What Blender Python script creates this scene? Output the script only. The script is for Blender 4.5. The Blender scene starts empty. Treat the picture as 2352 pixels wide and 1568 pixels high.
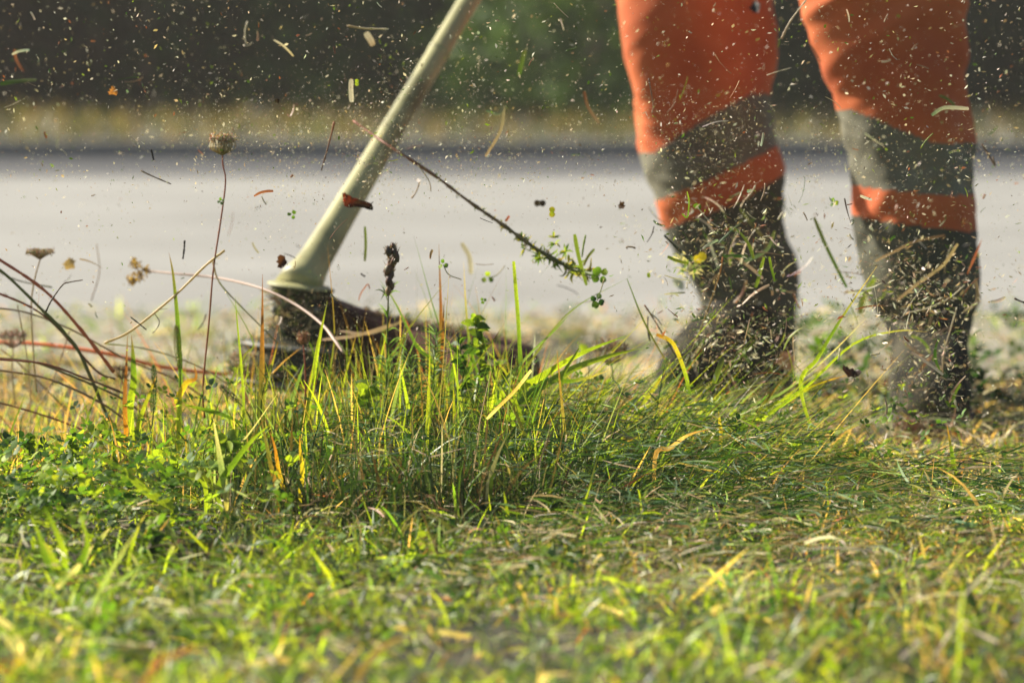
import bpy, bmesh, math, random
import numpy as np
from mathutils import Vector, Matrix
from math import sin, cos, pi, radians

random.seed(7)
rng = np.random.default_rng(11)
scene = bpy.context.scene
COL = scene.collection

# ---------------------------------------------------------------- camera
F = 8820.0                      # focal length in pixels of a 2352 x 1568 frame (135 mm)
CAMZ = 0.54
TILT = math.atan((784 - 48) / F)
cam_data = bpy.data.cameras.new('camera')
cam = bpy.data.objects.new('camera', cam_data)
COL.objects.link(cam)
cam.location = (0, 0, CAMZ)
cam.rotation_euler = (radians(90) - TILT, 0, 0)
cam_data.lens = 135
cam_data.sensor_width = 36
cam_data.clip_start = 0.05
cam_data.clip_end = 500
cam_data.dof.use_dof = True
cam_data.dof.focus_distance = 4.22
cam_data.dof.aperture_fstop = 4.6
scene.camera = cam

# ---------------------------------------------------------------- sky and sun
SUN = Vector((-0.75, 0.40, 0.53)).normalized()
world = bpy.data.worlds.new('World')
scene.world = world
world.use_nodes = True
wn = world.node_tree.nodes
sky = wn.new('ShaderNodeTexSky')
sky.sky_type = 'NISHITA'
sky.sun_disc = False
sky.sun_elevation = math.asin(SUN.z)
sky.sun_rotation = math.atan2(SUN.x, SUN.y)
sky.dust_density = 2.0
world.node_tree.links.new(sky.outputs[0], wn['Background'].inputs[0])
wn['Background'].inputs[1].default_value = 0.055
sl = bpy.data.lights.new('sun', 'SUN')
sl.energy = 5.0
sl.angle = radians(0.6)
sl.color = (1.0, 0.92, 0.78)
sun = bpy.data.objects.new('sun', sl)
COL.objects.link(sun)
sun.rotation_euler = SUN.to_track_quat('Z', 'Y').to_euler()
sun.location = (-8, 5, 8)

scene.view_settings.view_transform = 'Standard'
scene.view_settings.look = 'None'
scene.view_settings.gamma = 1
scene.view_settings.exposure = 1.22
scene.cycles.use_denoising = True
scene.cycles.denoising_input_passes = 'RGB_ALBEDO_NORMAL'
scene.cycles.sample_clamp_indirect = 4.0
scene.cycles.max_bounces = 6
scene.cycles.transmission_bounces = 4
scene.cycles.transparent_max_bounces = 4
scene.cycles.use_adaptive_sampling = False

# ---------------------------------------------------------------- helpers
def P(x, y, d):
    """the point at depth d seen at pixel (x, y) of a 2352 x 1568 frame"""
    u = (x - 1176) / F
    v = (784 - y) / F
    s = d / (cos(TILT) + v * sin(TILT))
    return Vector((u * s, d, CAMZ + s * (-sin(TILT) + v * cos(TILT))))

def tag(o, label=None, cat=None, group=None, kind=None):
    if label: o['label'] = label
    if cat: o['category'] = cat
    if group: o['group'] = group
    if kind: o['kind'] = kind
    return o

def link_mesh(name, me, mats, parent=None, smooth=True):
    if not isinstance(mats, (list, tuple)): mats = [mats]
    for m in mats: me.materials.append(m)
    if smooth and len(me.polygons):
        me.polygons.foreach_set('use_smooth', np.ones(len(me.polygons), dtype=bool))
    o = bpy.data.objects.new(name, me)
    COL.objects.link(o)
    if parent is not None: o.parent = parent
    return o

def empty(name, loc=(0, 0, 0)):
    o = bpy.data.objects.new(name, None)
    o.empty_display_size = 0.05
    COL.objects.link(o)
    o.location = loc
    return o

def adopt(parent, *kids):
    for k in kids:
        k.parent = parent
        k.matrix_parent_inverse = Matrix.Translation(-Vector(parent.location))

def mesh_np(name, verts, faces, cols=None):
    """verts (N,3), faces (M,k) arrays with one k, colours (N,3)"""
    me = bpy.data.meshes.new(name)
    verts = np.ascontiguousarray(verts, dtype=np.float32)
    faces = np.ascontiguousarray(faces, dtype=np.int32)
    me.vertices.add(len(verts))
    me.vertices.foreach_set('co', verts.ravel())
    k = faces.shape[1]
    me.loops.add(faces.size)
    me.loops.foreach_set('vertex_index', faces.ravel())
    me.polygons.add(len(faces))
    me.polygons.foreach_set('loop_start', np.arange(0, faces.size, k, dtype=np.int32))
    me.update(calc_edges=True)
    me.validate()
    if cols is not None:
        a = me.color_attributes.new('col', 'FLOAT_COLOR', 'POINT')
        c4 = np.ones((len(verts), 4), dtype=np.float32)
        c4[:, :3] = cols
        a.data.foreach_set('color', c4.ravel())
    return me

class MB:
    """gathers quads and triangles with a colour per vertex"""
    def __init__(s): s.v = []; s.f = []; s.c = []
    def add(s, vs, fs, cs):
        b = len(s.v)
        s.v += [tuple(p) for p in vs]
        s.c += list(cs)
        s.f += [tuple(i + b for i in f) for f in fs]
    def build(s, name, mat, parent=None, smooth=True):
        me = bpy.data.meshes.new(name)
        me.from_pydata(s.v, [], s.f)
        a = me.color_attributes.new('col', 'FLOAT_COLOR', 'POINT')
        c4 = np.ones((len(s.v), 4), dtype=np.float32)
        c4[:, :3] = np.array(s.c, dtype=np.float32)
        a.data.foreach_set('color', c4.ravel())
        return link_mesh(name, me, mat, parent, smooth)

def noise2(x, y, s=1.0, seed=0):
    x = np.asarray(x) * s; y = np.asarray(y) * s
    r = np.random.default_rng(seed)
    out = np.zeros_like(x, dtype=float)
    for k in range(7):
        a = r.uniform(0, 2 * pi); f = r.uniform(0.6, 2.2); p = r.uniform(0, 2 * pi)
        out = out + np.sin((x * cos(a) + y * sin(a)) * f * 2 + p + 1.3 * np.sin((x * sin(a) - y * cos(a)) * f + p * 2))
    return out / 7 * 1.6          # about -1 .. 1

def lerp(a, b, t): return a + (b - a) * t
def mixc(a, b, t): return tuple(lerp(a[i], b[i], t) for i in range(3))

# ---------------------------------------------------------------- materials
def new_mat(name):
    m = bpy.data.materials.new(name)
    m.use_nodes = True
    nt = m.node_tree
    return m, nt, nt.nodes['Principled BSDF'], nt.nodes['Material Output']

def noise_mat(name, ca, cb, scale=40, rough=0.8, bump=0.2, spec=0.3, metal=0.0, detail=6, lo=0.35, hi=0.65, bdist=0.004):
    m, nt, bs, out = new_mat(name)
    N, L = nt.nodes, nt.links
    tc = N.new('ShaderNodeTexCoord')
    no = N.new('ShaderNodeTexNoise'); no.inputs['Scale'].default_value = scale; no.inputs['Detail'].default_value = detail
    L.new(tc.outputs['Object'], no.inputs['Vector'])
    cr = N.new('ShaderNodeValToRGB')
    cr.color_ramp.elements[0].position = lo; cr.color_ramp.elements[0].color = (*ca, 1)
    cr.color_ramp.elements[1].position = hi; cr.color_ramp.elements[1].color = (*cb, 1)
    L.new(no.outputs['Fac'], cr.inputs['Fac'])
    L.new(cr.outputs['Color'], bs.inputs['Base Color'])
    bs.inputs['Roughness'].default_value = rough
    bs.inputs['Specular IOR Level'].default_value = spec
    bs.inputs['Metallic'].default_value = metal
    if bump:
        bp = N.new('ShaderNodeBump'); bp.inputs['Strength'].default_value = bump; bp.inputs['Distance'].default_value = bdist
        L.new(no.outputs['Fac'], bp.inputs['Height'])
        L.new(bp.outputs['Normal'], bs.inputs['Normal'])
    return m

def plant_mat(name, trans=0.42, rough=0.42, spec=0.5, scale=900, tint=(1.15, 1.1, 0.7)):
    m, nt, bs, out = new_mat(name)
    N, L = nt.nodes, nt.links
    at = N.new('ShaderNodeAttribute'); at.attribute_name = 'col'
    tc = N.new('ShaderNodeTexCoord')
    no = N.new('ShaderNodeTexNoise'); no.inputs['Scale'].default_value = scale; no.inputs['Detail'].default_value = 3
    L.new(tc.outputs['Object'], no.inputs['Vector'])
    mr = N.new('ShaderNodeMapRange'); mr.inputs['From Min'].default_value = 0.3; mr.inputs['From Max'].default_value = 0.7
    mr.inputs['To Min'].default_value = 0.72; mr.inputs['To Max'].default_value = 1.25
    L.new(no.outputs['Fac'], mr.inputs['Value'])
    vm = N.new('ShaderNodeVectorMath'); vm.operation = 'SCALE'
    L.new(at.outputs['Color'], vm.inputs[0]); L.new(mr.outputs[0], vm.inputs['Scale'])
    L.new(vm.outputs[0], bs.inputs['Base Color'])
    bs.inputs['Roughness'].default_value = rough
    bs.inputs['Specular IOR Level'].default_value = spec
    tr = N.new('ShaderNodeBsdfTranslucent')
    vt = N.new('ShaderNodeVectorMath'); vt.operation = 'MULTIPLY'; vt.inputs[1].default_value = tint
    L.new(vm.outputs[0], vt.inputs[0]); L.new(vt.outputs[0], tr.inputs['Color'])
    mx = N.new('ShaderNodeMixShader'); mx.inputs[0].default_value = trans
    L.new(bs.outputs[0], mx.inputs[1]); L.new(tr.outputs[0], mx.inputs[2])
    L.new(mx.outputs[0], out.inputs['Surface'])
    return m

M_GRASS = plant_mat('grass_blade', 0.5, 0.42, 0.45, 500, (2.1, 1.9, 0.6))
M_LEAF = plant_mat('plant_leaf', 0.5, 0.55, 0.3, 700, (1.7, 1.6, 0.7))
M_STEM = plant_mat('plant_stem', 0.3, 0.5, 0.4, 1200)
M_CHIP = plant_mat('cut_clipping', 0.35, 0.5, 0.4, 1500, (1.1, 1.05, 0.8))
M_BUSH = plant_mat('bush_leaf', 0.25, 0.55, 0.25, 20)
M_BARK = noise_mat('bark', (0.05, 0.04, 0.03), (0.12, 0.09, 0.06), 30, 0.9, 0.5)

# colours (linear)
GREEN = (0.085, 0.17, 0.018); LIME = (0.25, 0.35, 0.025); DEEP = (0.024, 0.07, 0.014)
BLUEG = (0.15, 0.24, 0.12); OLIVE = (0.12, 0.14, 0.035); STRAW = (0.46, 0.36, 0.17)
TAN = (0.42, 0.30, 0.17); RUST = (0.36, 0.13, 0.05); PALE = (0.62, 0.57, 0.42)
BROWN = (0.15, 0.09, 0.05); DARK = (0.022, 0.016, 0.012); REDB = (0.34, 0.11, 0.07)
YELL = (0.48, 0.40, 0.03); ORANGE = (0.46, 0.17, 0.02); PINK = (0.55, 0.40, 0.33); CREAM = (0.75, 0.70, 0.52)

# ---------------------------------------------------------------- the ground, road, verge
RN, RF = 7.0, 13.3                       # near and far edge of the road
def ground_z(x, y):
    x = np.asarray(x, dtype=float); y = np.asarray(y, dtype=float)
    fade = np.clip((RN - 0.2 - y) / 0.8, 0, 1) * np.clip((6 - np.abs(x)) / 1.0, 0, 1)
    hump = 0.036 * np.exp(-((x - 0.04) / 0.22) ** 2 - ((y - 4.45) / 0.16) ** 2)  # bump added under the clump so its near slope turns from the sun
    return fade * (hump + 0.012 * noise2(x, y, 2.2, 3) + 0.006 * noise2(x, y, 7, 4))

def grid_mesh(name, xs, ys, zf, mat):
    X, Y = np.meshgrid(xs, ys)
    Z = zf(X, Y)
    V = np.stack([X.ravel(), Y.ravel(), Z.ravel()], 1)
    nx, ny = len(xs), len(ys)
    i = (np.arange(ny - 1)[:, None] * nx + np.arange(nx - 1)[None, :]).ravel()
    Fc = np.stack([i, i + 1, i + nx + 1, i + nx], 1)
    return link_mesh(name, mesh_np(name, V, Fc), mat)

M_SOIL, nt, bs, out = new_mat('soil_and_thatch')
N, L = nt.nodes, nt.links
tc = N.new('ShaderNodeTexCoord')
n1 = N.new('ShaderNodeTexNoise'); n1.inputs['Scale'].default_value = 260; n1.inputs['Detail'].default_value = 6
n2 = N.new('ShaderNodeTexNoise'); n2.inputs['Scale'].default_value = 2.2; n2.inputs['Detail'].default_value = 3
L.new(tc.outputs['Object'], n1.inputs['Vector']); L.new(tc.outputs['Object'], n2.inputs['Vector'])
r1 = N.new('ShaderNodeValToRGB')
r1.color_ramp.elements[0].position = 0.35; r1.color_ramp.elements[0].color = (0.022, 0.017, 0.011, 1)
r1.color_ramp.elements[1].position = 0.68; r1.color_ramp.elements[1].color = (0.085, 0.065, 0.035, 1)
r2 = N.new('ShaderNodeValToRGB')
r2.color_ramp.elements[0].position = 0.35; r2.color_ramp.elements[0].color = (0.02, 0.03, 0.010, 1)
r2.color_ramp.elements[1].position = 0.7; r2.color_ramp.elements[1].color = (0.05, 0.052, 0.02, 1)
L.new(n1.outputs['Fac'], r1.inputs['Fac']); L.new(n1.outputs['Fac'], r2.inputs['Fac'])
mx = N.new('ShaderNodeMix'); mx.data_type = 'RGBA'
L.new(n2.outputs['Fac'], mx.inputs['Factor']); L.new(r1.outputs['Color'], mx.inputs['A']); L.new(r2.outputs['Color'], mx.inputs['B'])
L.new(mx.outputs['Result'], bs.inputs['Base Color'])
bs.inputs['Roughness'].default_value = 0.95
bp = N.new('ShaderNodeBump'); bp.inputs['Strength'].default_value = 0.6; bp.inputs['Distance'].default_value = 0.006
L.new(n1.outputs['Fac'], bp.inputs['Height']); L.new(bp.outputs['Normal'], bs.inputs['Normal'])

xs = np.concatenate([np.linspace(-90, -6, 12, endpoint=False), np.linspace(-6, 6, 220, endpoint=False), np.linspace(6, 90, 12)])
ys = np.concatenate([np.linspace(-10, 1.5, 8, endpoint=False), np.linspace(1.5, 8, 150, endpoint=False), np.linspace(8, 180, 40)])
tag(grid_mesh('ground', xs, ys, ground_z, M_SOIL), kind='structure')

def box_mesh(name, x0, x1, y0, y1, z0, z1, mat, bev=0.0, **kw):
    bm = bmesh.new()
    bmesh.ops.create_cube(bm, size=1)
    for v in bm.verts:
        v.co = Vector(((x0 + x1) / 2 + v.co.x * (x1 - x0), (y0 + y1) / 2 + v.co.y * (y1 - y0), (z0 + z1) / 2 + v.co.z * (z1 - z0)))
    if bev: bmesh.ops.bevel(bm, geom=bm.edges[:], offset=bev, segments=2, affect='EDGES')
    me = bpy.data.meshes.new(name); bm.to_mesh(me); bm.free()
    return tag(link_mesh(name, me, mat, smooth=False), **kw)

M_ROAD = noise_mat('sun_bleached_asphalt', (0.225, 0.222, 0.205), (0.285, 0.282, 0.262), 1.1, 0.9, 0.3, detail=14)
M_GUTTER = noise_mat('dark_asphalt', (0.05, 0.052, 0.056), (0.08, 0.082, 0.086), 90, 0.85, 0.3)
M_KERB = noise_mat('kerb_concrete', (0.16, 0.155, 0.15), (0.24, 0.235, 0.22), 50, 0.9, 0.3)
edge = lambda X, Y: 0.004 + 0 * X
xe = np.linspace(-80, 80, 1600)
# the near edge of the road is ragged: its front row wanders a few centimetres
X, Y = np.meshgrid(xe, np.array([RN, RN + 0.3, 9, 11, RF]))
Y[0] += 0.05 * noise2(xe, xe * 0, 3.0, 9) + 0.02 * noise2(xe, xe * 0, 14.0, 10)
V = np.stack([X.ravel(), Y.ravel(), np.full(X.size, 0.004)], 1)
i = (np.arange(4)[:, None] * 1600 + np.arange(1599)[None, :]).ravel()
tag(link_mesh('road', mesh_np('road', V, np.stack([i, i + 1, i + 1601, i + 1600], 1)), M_ROAD), kind='structure')
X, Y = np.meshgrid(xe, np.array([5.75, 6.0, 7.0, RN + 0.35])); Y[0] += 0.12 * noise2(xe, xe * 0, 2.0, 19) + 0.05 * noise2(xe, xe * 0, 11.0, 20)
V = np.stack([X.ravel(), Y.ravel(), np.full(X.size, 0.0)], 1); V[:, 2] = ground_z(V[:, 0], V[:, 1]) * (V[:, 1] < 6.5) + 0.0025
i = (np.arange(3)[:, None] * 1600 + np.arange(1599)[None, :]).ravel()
M_SHO = noise_mat('haze_beige_gravel', (0.20, 0.188, 0.14), (0.33, 0.315, 0.25), 28, 0.95, 0.5, detail=10)  # pale beige in the gravel stands in for dust haze near the road
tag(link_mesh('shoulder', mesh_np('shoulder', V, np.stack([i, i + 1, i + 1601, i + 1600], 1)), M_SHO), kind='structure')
grid_strip = grid_mesh('gutter', np.linspace(-80, 80, 40), np.array([RF, 14.4, 15.0]), edge, M_GUTTER)
tag(grid_strip, kind='structure')
M_VERGE = noise_mat('verge_turf', (0.05, 0.052, 0.028), (0.10, 0.092, 0.055), 1.6, 0.95, 0.4, detail=8)
for k in range(28):
    box_mesh('kerb', -42 + k * 3.0 + 0.006, -42 + (k + 1) * 3.0 - 0.006, 15.0, 15.16, -0.05, 0.07, M_KERB, 0.012, kind='structure')
grid_mesh('verge', np.linspace(-60, 60, 120), np.linspace(15.162, 60, 60), lambda X, Y: 0.05 + 0.02 * noise2(X, Y, 0.8, 5) * np.clip((Y - 15.2), 0, 1), M_VERGE)['kind'] = 'structure'

# ---------------------------------------------------------------- grass (nobody could count it)
def blades(base, length, az, th0, th1, width, col_base, col_tip, seg=4, shape=0.0, facing=None, curl=None):
    """N ribbons. base (N,3); az lean azimuth; th0 start angle from vertical; th1 extra bend"""
    n = len(length)
    ts = np.linspace(0, 1, seg + 1)
    h = np.stack([np.cos(az), np.sin(az), np.zeros(n)], 1)
    if facing is None: facing = rng.uniform(0, pi, n)
    side0 = np.stack([-np.sin(az), np.cos(az), np.zeros(n)], 1)
    p = base.copy()
    pts = [p.copy()]; tang = []
    for k in range(seg):
        t = (k + 0.5) / seg
        th = th0 + th1 * t ** 1.4
        a2 = h if curl is None else np.stack([np.cos(az + curl * t), np.sin(az + curl * t), np.zeros(n)], 1)
        d = a2 * np.sin(th)[:, None] + np.array([0, 0, 1.0]) * np.cos(th)[:, None]
        p = p + d * (length / seg)[:, None]
        pts.append(p.copy()); tang.append(d)
    tang.append(tang[-1])
    V = np.zeros((n, seg + 1, 2, 3), dtype=np.float32)
    C = np.zeros((n, seg + 1, 2, 3), dtype=np.float32)
    for k in range(seg + 1):
        nrm = np.cross(tang[k], side0)
        s = side0 * np.cos(facing)[:, None] + nrm * np.sin(facing)[:, None]
        w = width * (0.62 + 0.9 * ts[k] - 1.35 * ts[k] ** 2 - 0.12 * ts[k] ** 6)
        w = np.maximum(w, width * 0.03) * 0.5
        V[:, k, 0] = pts[k] - s * w[:, None]
        V[:, k, 1] = pts[k] + s * w[:, None]
        tt = ts[k] ** 1.6
        c = col_base * (1 - tt) + col_tip * tt
        C[:, k, 0] = c; C[:, k, 1] = c
    V = V.reshape(-1, 3); C = C.reshape(-1, 3)
    b = (np.arange(n) * (seg + 1) * 2)[:, None]
    k = (np.arange(seg) * 2)[None, :]
    q = (b + k)
    Fc = np.stack([q, q + 1, q + 3, q + 2], -1).reshape(-1, 4)
    return V, Fc, C

def pick(palette, weights, n):
    idx = rng.choice(len(palette), n, p=np.array(weights) / sum(weights))
    c = np.array(palette)[idx]
    return c * rng.uniform(0.7, 1.3, (n, 1)) * rng.uniform(0.9, 1.1, (n, 3))

def stuff(name, parts, mat, label=None):
    off = 0; Vs = []; Fs = []; Cs = []
    for V, Fc, C in parts:
        Vs.append(V); Fs.append(Fc + off); Cs.append(C); off += len(V)
    o = link_mesh(name, mesh_np(name, np.concatenate(Vs), np.concatenate(Fs), np.concatenate(Cs)), mat)
    return tag(o, label, name.split('_')[-1], kind='stuff')

def on_ground(x, y): return np.stack([x, y, ground_z(x, y) - 0.002], 1)

# short lawn in front, under and behind the clump
parts = []
def lawn(n, x0, x1, y0, y1, l0, l1, w0, w1, pal, wts, seg=3, lean=0.9, tipdry=0.15, more=0.0, dk=0.62):
    x = rng.uniform(x0, x1, n); y = rng.uniform(y0, y1, n)
    patch = noise2(x, y, 5, 21)
    keep = rng.uniform(-1.3, 1.0, n) < patch + 0.75
    x, y, patch = x[keep], y[keep], patch[keep]
    n = len(x)
    L_ = rng.uniform(l0, l1, n) * (1 + 0.35 * patch) * (0.5 + rng.uniform(0, 1, n) ** 0.7 * 0.8)
    dry = np.clip(noise2(x, y, 2.6, 33) * 0.5 + 0.35, 0.05, 0.9) * np.clip(0.35 + (x + 0.4) * 0.9, 0.25, 1.3) + more
    green = pick(pal, wts, n)
    brown = pick([STRAW, TAN, RUST, BROWN, PALE], [5, 5, 1, 2, 2], n)
    isdry = (rng.uniform(0, 1, n) < dry * dk)[:, None]
    base = np.where(isdry, brown, green)
    tip = np.where(rng.uniform(0, 1, (n, 1)) < tipdry, base * 0.6 + np.array(STRAW) * 0.4, base * np.array([1.15, 1.1, 1.0]))
    deep = np.clip(noise2(x, y, 8, 61) * 0.8, -0.35, 0.5)[:, None]
    base = base * (0.95 - deep * 0.9); tip = tip * (1.05 - deep * 0.8)
    return blades(on_ground(x, y), L_, rng.uniform(0, 2 * pi, n), rng.uniform(0.1, lean, n), rng.uniform(0.0, 1.5, n),
                  rng.uniform(w0, w1, n), base, tip, seg)
PAL = [GREEN, tuple(LIME), DEEP, BLUEG, OLIVE]
parts.append(lawn(1500, -1.0, 1.0, 2.8, 4.3, 0.030, 0.075, 0.003, 0.0065, PAL, [4, 6, 1, 3, 1], seg=6, lean=1.45))
parts.append(lawn(36000, -1.25, 1.25, 2.7, 4.75, 0.018, 0.048, 0.0016, 0.0042, PAL, [4, 8, 1.5, 2.5, 1], lean=1.2))
parts.append(lawn(17000, -1.25, 1.25, 3.6, 4.75, 0.020, 0.042, 0.0012, 0.003, PAL, [5, 5, 2, 2, 2], lean=1.2))
parts.append(lawn(15000, -1.7, 1.7, 4.75, 5.95, 0.016, 0.040, 0.0018, 0.004, PAL, [3, 4, 0.6, 2.5, 4], seg=2, lean=1.3, more=0.45, dk=0.95))
parts.append(lawn(4200, -1.9, 1.9, 5.8, RN + 0.05, 0.012, 0.032, 0.0018, 0.004, PAL, [3, 4, 0.6, 2.5, 4], seg=2, lean=1.3, more=0.45, dk=0.95))
parts.append(lawn(9000, -3.2, 3.2, 1.8, 7.2, 0.03, 0.06, 0.003, 0.006, PAL, [4, 4, 2, 1, 2], seg=2))
stuff('lawn_grass', parts, M_GRASS)['label'] = 'short mown lawn grass, green and straw coloured, covering the ground'

# flat cut clippings and dry thatch lying over the lawn
def litter(n, x0, x1, y0, y1, zmax, l0, l1, w0, w1, pal, wts):
    x = rng.uniform(x0, x1, n); y = rng.uniform(y0, y1, n)
    b = on_ground(x, y); b[:, 2] += rng.uniform(0.004, zmax, n)
    c = pick(pal, wts, n)
    return blades(b, rng.uniform(l0, l1, n), rng.uniform(0, 2 * pi, n), rng.uniform(1.15, 1.6, n), rng.uniform(0.0, 0.6, n),
                  rng.uniform(w0, w1, n), c, c * 1.05, 3, curl=rng.uniform(-1.3, 1.3, n))
DRYP = [STRAW, TAN, PALE, RUST, BROWN, LIME, GREEN, BLUEG, CREAM]
stuff('thatch_litter', [
    litter(9000, -1.25, 1.25, 2.7, 4.8, 0.040, 0.010, 0.045, 0.0009, 0.003, DRYP, [5, 4, 3, 1, 2, 4, 4, 3, 1.5]),
    litter(2600, 0.0, 1.25, 3.4, 5.2, 0.04, 0.03, 0.10, 0.0008, 0.002, DRYP, [5, 5, 2, 1, 3, 3, 4, 2, 1]),
    litter(8500, -1.7, 1.7, 4.8, 6.9, 0.03, 0.015, 0.06, 0.0012, 0.004, DRYP, [6, 5, 3, 1, 2, 3, 3, 2, 2]),
    litter(5200, -0.1, 1.1, 3.4, 4.6, 0.045, 0.008, 0.035, 0.0007, 0.0022, DRYP, [5, 5, 5, 1, 3, 2, 2, 2, 2]),
    litter(2600, -1.1, 0.1, 3.2, 4.3, 0.045, 0.008, 0.03, 0.0007, 0.0022, DRYP, [3, 2, 4, .6, 1, 5, 4, 2, 1.5]),
    litter(420, -0.9, 0.9, 2.8, 4.3, 0.045, 0.03, 0.08, 0.002, 0.0045, DRYP, [2, 1, 3, .3, .2, 4, 3, 2, 2]),
], M_CHIP)['label'] = 'dry straw and fresh clippings lying flat over the lawn'

# tall uncut clump across the middle: height follows the outline of the photographed tuft
ENVX = [-300, 0, 150, 300, 420, 600, 750, 900, 1000, 1100, 1250, 1400, 1600, 1750, 1900, 2000, 2150, 2352, 2700]
ENVY = [930, 925, 900, 880, 850, 800, 790, 745, 735, 760, 800, 860, 915, 950, 990, 1030, 1065, 1080, 1080]
ENVD = [0.5, 0.5, 0.55, 0.7, 0.75, 0.9, 1.0, 1.25, 1.5, 1.5, 1.35, 1.15, 1.0, 0.8, 0.55, 0.3, 0.15, 0.1, 0.1]
def env(x, y):
    px = 1176 + x / y * F
    gy = 48 + CAMZ / y * F
    top = np.interp(px, ENVX, ENVY)
    return np.clip((np.interp(px, ENVX, ENVY) - 1128) / -2000.0 - np.maximum(ground_z(x, y), 0), 0.02, 0.3), np.interp(px, ENVX, ENVD), px

TIPC = (0.17, 0.085, 0.025)
def clump(n, y0, y1, wlo, whi, hlo, hhi, pal, wts, seg=6, xr=(-0.85, 0.85), power=1.0, tip=(0.35, TIPC), bend=1.0, base_t=0.25):
    x = rng.uniform(*xr, n); y = rng.uniform(y0, y1, n)
    H, D, px = env(x, y)
    tuft = noise2(x, y, 9, 77)
    keep = rng.uniform(0, 1.5, n) < D * (0.75 + 0.55 * tuft)
    x, y, H, px = x[keep], y[keep], H[keep], px[keep]
    n = len(x)
    right = np.clip((px - 1150) / 500, 0, 1)
    left = np.clip((500 - px) / 400, 0, 1)
    az = rng.uniform(0, 2 * pi, n)
    lean_right = rng.uniform(0, 1, n) < right * 0.85
    az = np.where(lean_right, rng.normal(0.15, 0.45, n), az)
    th0 = np.abs(rng.normal(0.14, 0.16, n)) + right * rng.uniform(0.15, 1.0, n)
    th1 = rng.uniform(-0.1, 1.0, n) * bend + right * rng.uniform(0.0, 0.5, n)
    L_ = H * rng.uniform(hlo, hhi, n) ** power
    L_ = L_ * (1 + 0.35 * right)
    c = pick(pal, wts, n)
    brown = rng.uniform(0, 1, n) < 0.07 + 0.35 * left
    c = np.where(brown[:, None], pick([STRAW, TAN, RUST, REDB, BROWN], [5, 4, 0.4, 0.5, 3], n), c)
    hot = (rng.uniform(0, 1, n) < tip[0])[:, None]
    ct = np.where(hot, np.array(tip[1]) * rng.uniform(0.8, 1.5, (n, 1)), c * np.array([1.25, 1.15, 0.9]))
    cb = c * 0.85 + np.array(STRAW) * rng.uniform(0, base_t, (n, 1))
    return blades(on_ground(x, y), L_, az, th0, th1, rng.uniform(wlo, whi, n), cb, ct, seg, curl=rng.uniform(-0.6, 0.6, n))
TP = [GREEN, LIME, DEEP, BLUEG, OLIVE]
M_MAT = plant_mat('shade_toned_blade', 0.2, 0.6, 0.25, 500, (1.3, 1.4, 0.7))  # darker, less translucent grass: the shade of the clump's core put into colour
TD = [DEEP, (0.015, 0.045, 0.010), GREEN, OLIVE, BROWN, STRAW]  # greens darkened to paint the shaded core
stuff('shade_toned_grass', [
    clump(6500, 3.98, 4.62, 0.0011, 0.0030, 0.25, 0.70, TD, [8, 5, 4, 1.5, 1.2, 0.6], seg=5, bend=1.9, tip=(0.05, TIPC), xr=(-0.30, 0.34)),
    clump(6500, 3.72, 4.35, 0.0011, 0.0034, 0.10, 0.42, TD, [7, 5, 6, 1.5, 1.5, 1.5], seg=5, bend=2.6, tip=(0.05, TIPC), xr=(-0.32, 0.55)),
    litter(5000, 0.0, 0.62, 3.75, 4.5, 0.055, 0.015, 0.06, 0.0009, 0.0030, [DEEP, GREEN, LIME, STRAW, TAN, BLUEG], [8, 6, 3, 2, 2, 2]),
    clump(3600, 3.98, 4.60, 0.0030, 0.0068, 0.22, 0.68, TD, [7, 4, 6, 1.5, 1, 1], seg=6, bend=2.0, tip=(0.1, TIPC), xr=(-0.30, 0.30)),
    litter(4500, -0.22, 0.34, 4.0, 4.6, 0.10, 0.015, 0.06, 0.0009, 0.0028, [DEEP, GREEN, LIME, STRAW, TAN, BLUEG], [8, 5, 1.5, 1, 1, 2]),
], M_MAT)['label'] = 'matted grass packed under the tall clump, coloured dark for the shade there'
stuff('uncut_grass', [
    clump(7000, 4.02, 4.80, 0.0012, 0.0036, 0.10, 0.42, [DEEP, GREEN, LIME, OLIVE, TAN, BLUEG], [4, 5, 3, 2, 1.5, 1.5], seg=5, bend=2.6, tip=(0.08, TIPC)),
    clump(5600, 4.10, 4.72, 0.0018, 0.0050, 0.25, 0.80, TP, [4, 5, 3, 2, 1], seg=6, tip=(0.10, TIPC), bend=1.4),
    clump(3400, 4.18, 4.70, 0.0012, 0.0030, 0.5, 1.05, TP, [5, 6, 2, 2, 1], seg=8, tip=(0.12, TIPC), bend=0.8),
    clump(750, 4.22, 4.66, 0.0035, 0.0075, 0.4, 1.1, TP, [5, 8, 0.5, 1, 0.5], seg=9, tip=(0.25, TIPC), bend=0.8),
    clump(500, 4.2, 4.8, 0.0008, 0.0018, 0.8, 1.4, [OLIVE, GREEN, STRAW, REDB], [3, 4, 2, 1], seg=9, bend=0.8),
], M_GRASS)['label'] = 'tall uncut grass standing in a dense tangled clump before the trimmer'

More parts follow.
